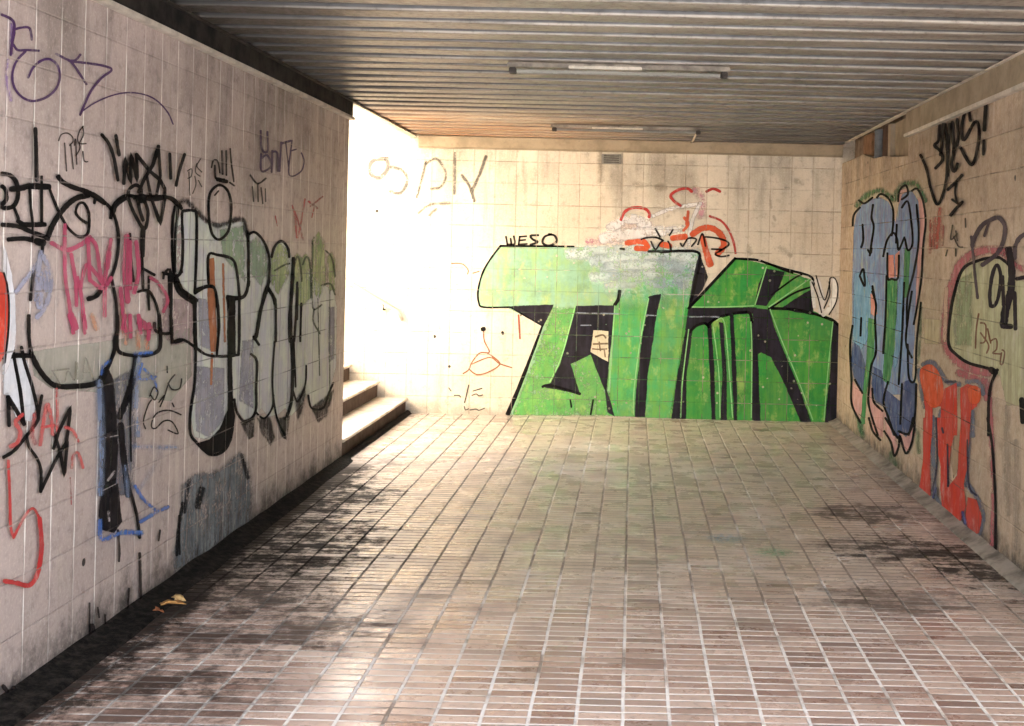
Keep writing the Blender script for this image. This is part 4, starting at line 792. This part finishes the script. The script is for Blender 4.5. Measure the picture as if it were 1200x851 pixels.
g.part('outline', BLK, .96, .2).stroke('X', 2.4, [(45, 305), (52, 245), (85, 205)], [(80, 165), (110, 182), (155, 150)], [(180, 150), (200, 130), (240, 150), (268, 210), (270, 290), (262, 360)], [(158, 190), (150, 260), (162, 310), (150, 400), (140, 470)], [(100, 300), (104, 380), (93, 425)], [(85, 580), (105, 545), (112, 640), (85, 585)], [(215, 475), (235, 390), (270, 345), (292, 380), (300, 440), (332, 370)], [(238, 458), (240, 595), (262, 600), (296, 595), (302, 470)], [(298, 170), (306, 110), (340, 82), (352, 130), (318, 160)], [(318, 205), (350, 170), (368, 260), (378, 400), (352, 442), (336, 380)], [(375, 112), (402, 100), (430, 150), (445, 220), (450, 300), (436, 420), (426, 600), (400, 770), (384, 851)], [(400, 190), (412, 380), (385, 560), (350, 700), (345, 851)], [(290, 300), (286, 400)], [(155, 640), (166, 700)], [(130, 440), (145, 460), (150, 430)]) \
 .stroke('M', 2.4, [(75, 355), (64, 450), (70, 600), (72, 710), (112, 795)], [(120, 660), (86, 600)], [(165, 200), (182, 260), (178, 330), (182, 470), (160, 540), (150, 640), (150, 720), (190, 851)], [(165, 640), (172, 700), (212, 742)], [(236, 610), (216, 700), (238, 770), (265, 851)], [(300, 620), (292, 800)], [(310, 160), (300, 400), (285, 620)], [(326, 440), (330, 580), (348, 612), (362, 580), (366, 440), (386, 250)], [(345, 500), (318, 430), (330, 300), (345, 200)], [(115, 320), (112, 400)], [(365, 620), (358, 770), (330, 851)], [(230, 130), (226, 300), (215, 480)]) \
 .stroke('N', 2.6, [(150, 0), (168, 60), (202, 100)], [(220, 60), (250, 110), (265, 172), (285, 130), (290, 80), (308, 140), (322, 160), (345, 110), (357, 30), (352, 0)], [(225, 0), (262, 60), (280, 90)], [(285, 60), (330, 70), (350, 0)])
g.done()

g = Piece('R', 'pale_patch', 'small cream patch between the blue mural and the pink outlined letter', 'paint patch')
g.part('patch', (204, 190, 152), .8, .4, .2).fill('W', [(15, 572), (112, 578), (108, 690), (22, 690)], feather=3)
g.done()
g = Piece('R', 'pink_outlined_letter', 'huge cream letter with a pink and black rim at the right border of the photo')
g.part('pink_rim', (192, 108, 116), .85, .55, .2).stroke('W', 10, [(420, 235), (330, 225), (250, 250), (195, 300), (158, 390), (132, 500), (120, 620), (122, 690), (160, 760), (230, 810), (330, 840)]).stroke('M', 9, [(560, 570), (640, 600), (690, 620), (688, 680)]).stroke('px', 6, [(1161, 468), (1163, 520), (1165, 580), (1163, 642)], opac=.85).stroke('W', 8, [(420, 250), (470, 300), (530, 330)], opac=.7)
g.part('pale_streak', (214, 186, 160), .8, .5).stroke('M', 5, [(502, 190), (498, 300), (494, 420)])
g.part('cream_fill', (190, 190, 150), .94, .2, .25, (176, 172, 136)).fill('W', [(375, 265), (290, 280), (210, 325), (165, 450), (145, 600), (145, 700), (180, 750), (240, 790), (370, 830), (400, 860), (430, 1000), (560, 1000), (560, 390), (440, 370), (440, 300), (410, 275)])
g.part('pale_green', (158, 172, 130), .7, .6, .35).fill('W', [(190, 380), (250, 340), (250, 700), (175, 700), (165, 600)], feather=5)
g.part('outline', BLK, .96, .2).stroke('W', 3.4, [(440, 300), (410, 275), (375, 262), (290, 278), (210, 322), (165, 450), (142, 590), (140, 700), (182, 752), (240, 790), (330, 815), (372, 830)]).stroke('W', 6.5, [(350, 822), (372, 838)]).stroke('M', 3.4, [(735, 555), (706, 620), (695, 700), (694, 780), (693, 851)]).stroke('N', 3, [(690, 0), (710, 120), (722, 300), (726, 450), (724, 600)]).stroke('M', 6, [(845, 690), (850, 790)])
g.part('grey_streaks', (150, 142, 130), .4, .8, .6).stroke('px', 9, [(1180, 480), (1182, 600)], [(1192, 520), (1193, 640)])
g.done()
g = Piece('R', 'grey_loops', 'dark purple-grey looping tag over the cream letter on the right wall')
g.part('line', (72, 58, 68), .92, .35).stroke('W', 4.6, [(258, 205), (262, 180), (300, 110), (345, 78), (390, 66), (420, 110), (412, 185), (380, 245), (330, 285), (308, 300)], [(470, 265), (472, 210), (495, 165), (535, 140)]).stroke('W', 3, [(252, 160), (262, 250), (270, 340), (284, 465)], [(340, 90), (318, 155)])
g.part('black_line', (38, 32, 38), .95, .3).stroke('W', 4, [(350, 505), (345, 450), (358, 350), (382, 300), (400, 360), (388, 460), (368, 505), (350, 505)]).stroke('W', 8, [(440, 225), (455, 330), (450, 440)]).stroke('W', 9, [(450, 440), (425, 520), (415, 600)]).stroke('W', 6, [(415, 605), (450, 608)]).stroke('W', 4, [(470, 440), (474, 620)], [(410, 360), (414, 500)], [(480, 370), (530, 360)])
g.done()
g = Piece('R', 'brown_scribble', 'faint brown scribble inside the cream letter on the right wall')
g.part('line', (130, 84, 56), .75, .4).stroke('W', 1.8, [(290, 545), (278, 620), (274, 715)], [(300, 590), (325, 600), (322, 680), (300, 690)], [(335, 620), (350, 690)], [(350, 680), (378, 670), (380, 720), (360, 740), (400, 745)], [(408, 725), (420, 735), (412, 790), (398, 795), (404, 740)], [(300, 640), (340, 700), (330, 740)])
g.done()
g = Piece('R', 'orange_letters', 'orange-red dripping letters with blue-grey shading at the foot of the right wall')
g.part('blue_shading', (112, 120, 138), .8, .6, .25).stroke('M', 6, [(400, 530), (440, 520), (480, 570), (510, 610), (560, 620)], [(380, 560), (390, 640), (405, 720)], [(600, 610), (650, 610), (670, 660)], [(620, 740), (625, 851)], [(480, 740), (460, 851)]).stroke('N', 6, [(610, 0), (600, 150), (590, 300)], [(440, 0), (445, 200), (450, 340), (490, 420)], [(600, 300), (640, 360), (670, 430), (660, 500), (640, 560), (600, 520)], [(365, 350), (470, 440), (560, 500), (640, 590)])
g.part('sand_fill', (178, 152, 124), .85, .3).fill('N', [(550, 0), (572, 0), (570, 200), (540, 265), (525, 200), (545, 60)]).fill('M', [(560, 640), (578, 640), (575, 851), (548, 851)])
g.part('red_fill', (196, 52, 42), .95, .25, .1, (204, 62, 40)).fill('M', [(392, 600), (430, 690), (500, 640), (550, 615), (552, 851), (462, 851), (478, 800), (480, 720), (440, 720), (438, 862), (402, 862), (410, 740)], [(568, 640), (600, 620), (660, 640), (640, 720), (615, 740), (608, 862), (572, 862)]) \
 .fill('N', [(400, 0), (438, 0), (428, 200), (432, 385), (374, 368), (398, 200)], [(462, 0), (550, 0), (520, 160), (506, 300), (500, 400), (486, 410), (478, 320), (480, 220), (458, 120)], [(572, 0), (612, 0), (600, 200), (582, 300), (592, 400), (560, 485), (500, 420), (484, 340), (520, 305), (555, 260)], [(602, 360), (640, 372), (664, 450), (652, 520), (622, 532), (590, 470)])
g.part('orange_fill', (216, 84, 40), .95, .3).fill('M', [(386, 560), (430, 532), (470, 570), (490, 640), (482, 700), (455, 725), (425, 715), (398, 650)], [(605, 640), (635, 628), (658, 650), (655, 695), (632, 710), (608, 695)], smooth=True)
g.part('dark_line', (46, 44, 66), .85, .4).stroke('N', 2, [(510, 120), (512, 310)], [(458, 0), (462, 200), (440, 330)], [(600, 100), (606, 300), (640, 350)]).stroke('M', 2.4, [(500, 610), (545, 608)], [(485, 820), (490, 840)])
g.part('blue_splash', (62, 76, 138), .8, .6, .2).stroke('N', 5, [(490, 420), (520, 450), (560, 490)], [(580, 430), (600, 520), (620, 560)], opac=.8).stroke('N', 3, [(455, 320), (440, 380)])
g.done()
g = Piece('R', 'black_signature', 'spiky black signature with an exclamation stroke at the top of the right wall')
g.part('line', BLK, .96, .2).stroke('V', 3.2, [(45, 322), (75, 390), (100, 500), (133, 580), (165, 520), (186, 400), (182, 250), (175, 160)]).stroke('V', 3.6, [(145, 165), (140, 245), (118, 270), (148, 300), (162, 345), (125, 390)], [(200, 160), (188, 300), (186, 430)], [(213, 150), (220, 300), (208, 370), (222, 408), (240, 368)], [(238, 135), (242, 240), (218, 305)], [(165, 160), (160, 260), (150, 320)]).stroke('V', 3.6, [(290, 65), (270, 130), (262, 190), (275, 242), (330, 150), (352, 170), (350, 262), (315, 372), (255, 280)], [(298, 75), (308, 140)]).stroke('V', 4.2, [(394, -10), (386, 110), (382, 190)]).stroke('V', 3.2, [(378, 245), (377, 318)])
g.done()
g = Piece('R', 'initial_tag', 'slanted black letter I under the spiky signature on the right wall')
g.part('line', BLK, .95, .2).stroke('V', 3.6, [(190, 502), (230, 465), (264, 428)], [(205, 637), (235, 600), (266, 568)]).stroke('V', 2.6, [(236, 460), (228, 520), (240, 575)], [(212, 555), (240, 575)])
g.done()
g = Piece('R', 'red_smear', 'salmon-red smeared patch right of the blue mural')
g.part('smear', (190, 84, 74), .7, .7, .3).stroke('V', 6, [(150, 610), (138, 720), (130, 800)], [(120, 660), (112, 800)]).stroke('V', 4, [(98, 670), (95, 830)], [(165, 700), (160, 790)], opac=.8)
g.done()
g = Piece('R', 'small_tag', 'tiny black scratchy tag above the pink rim on the right wall')
g.part('line', (44, 38, 36), .8, .3).stroke('V', 1.7, [(215, 690), (206, 765), (238, 735)], [(222, 750), (245, 800), (268, 805)], [(232, 720), (240, 770)], [(282, 655), (284, 700)], [(232, 815), (232, 851)], [(180, 850), (188, 820)])
g.done()
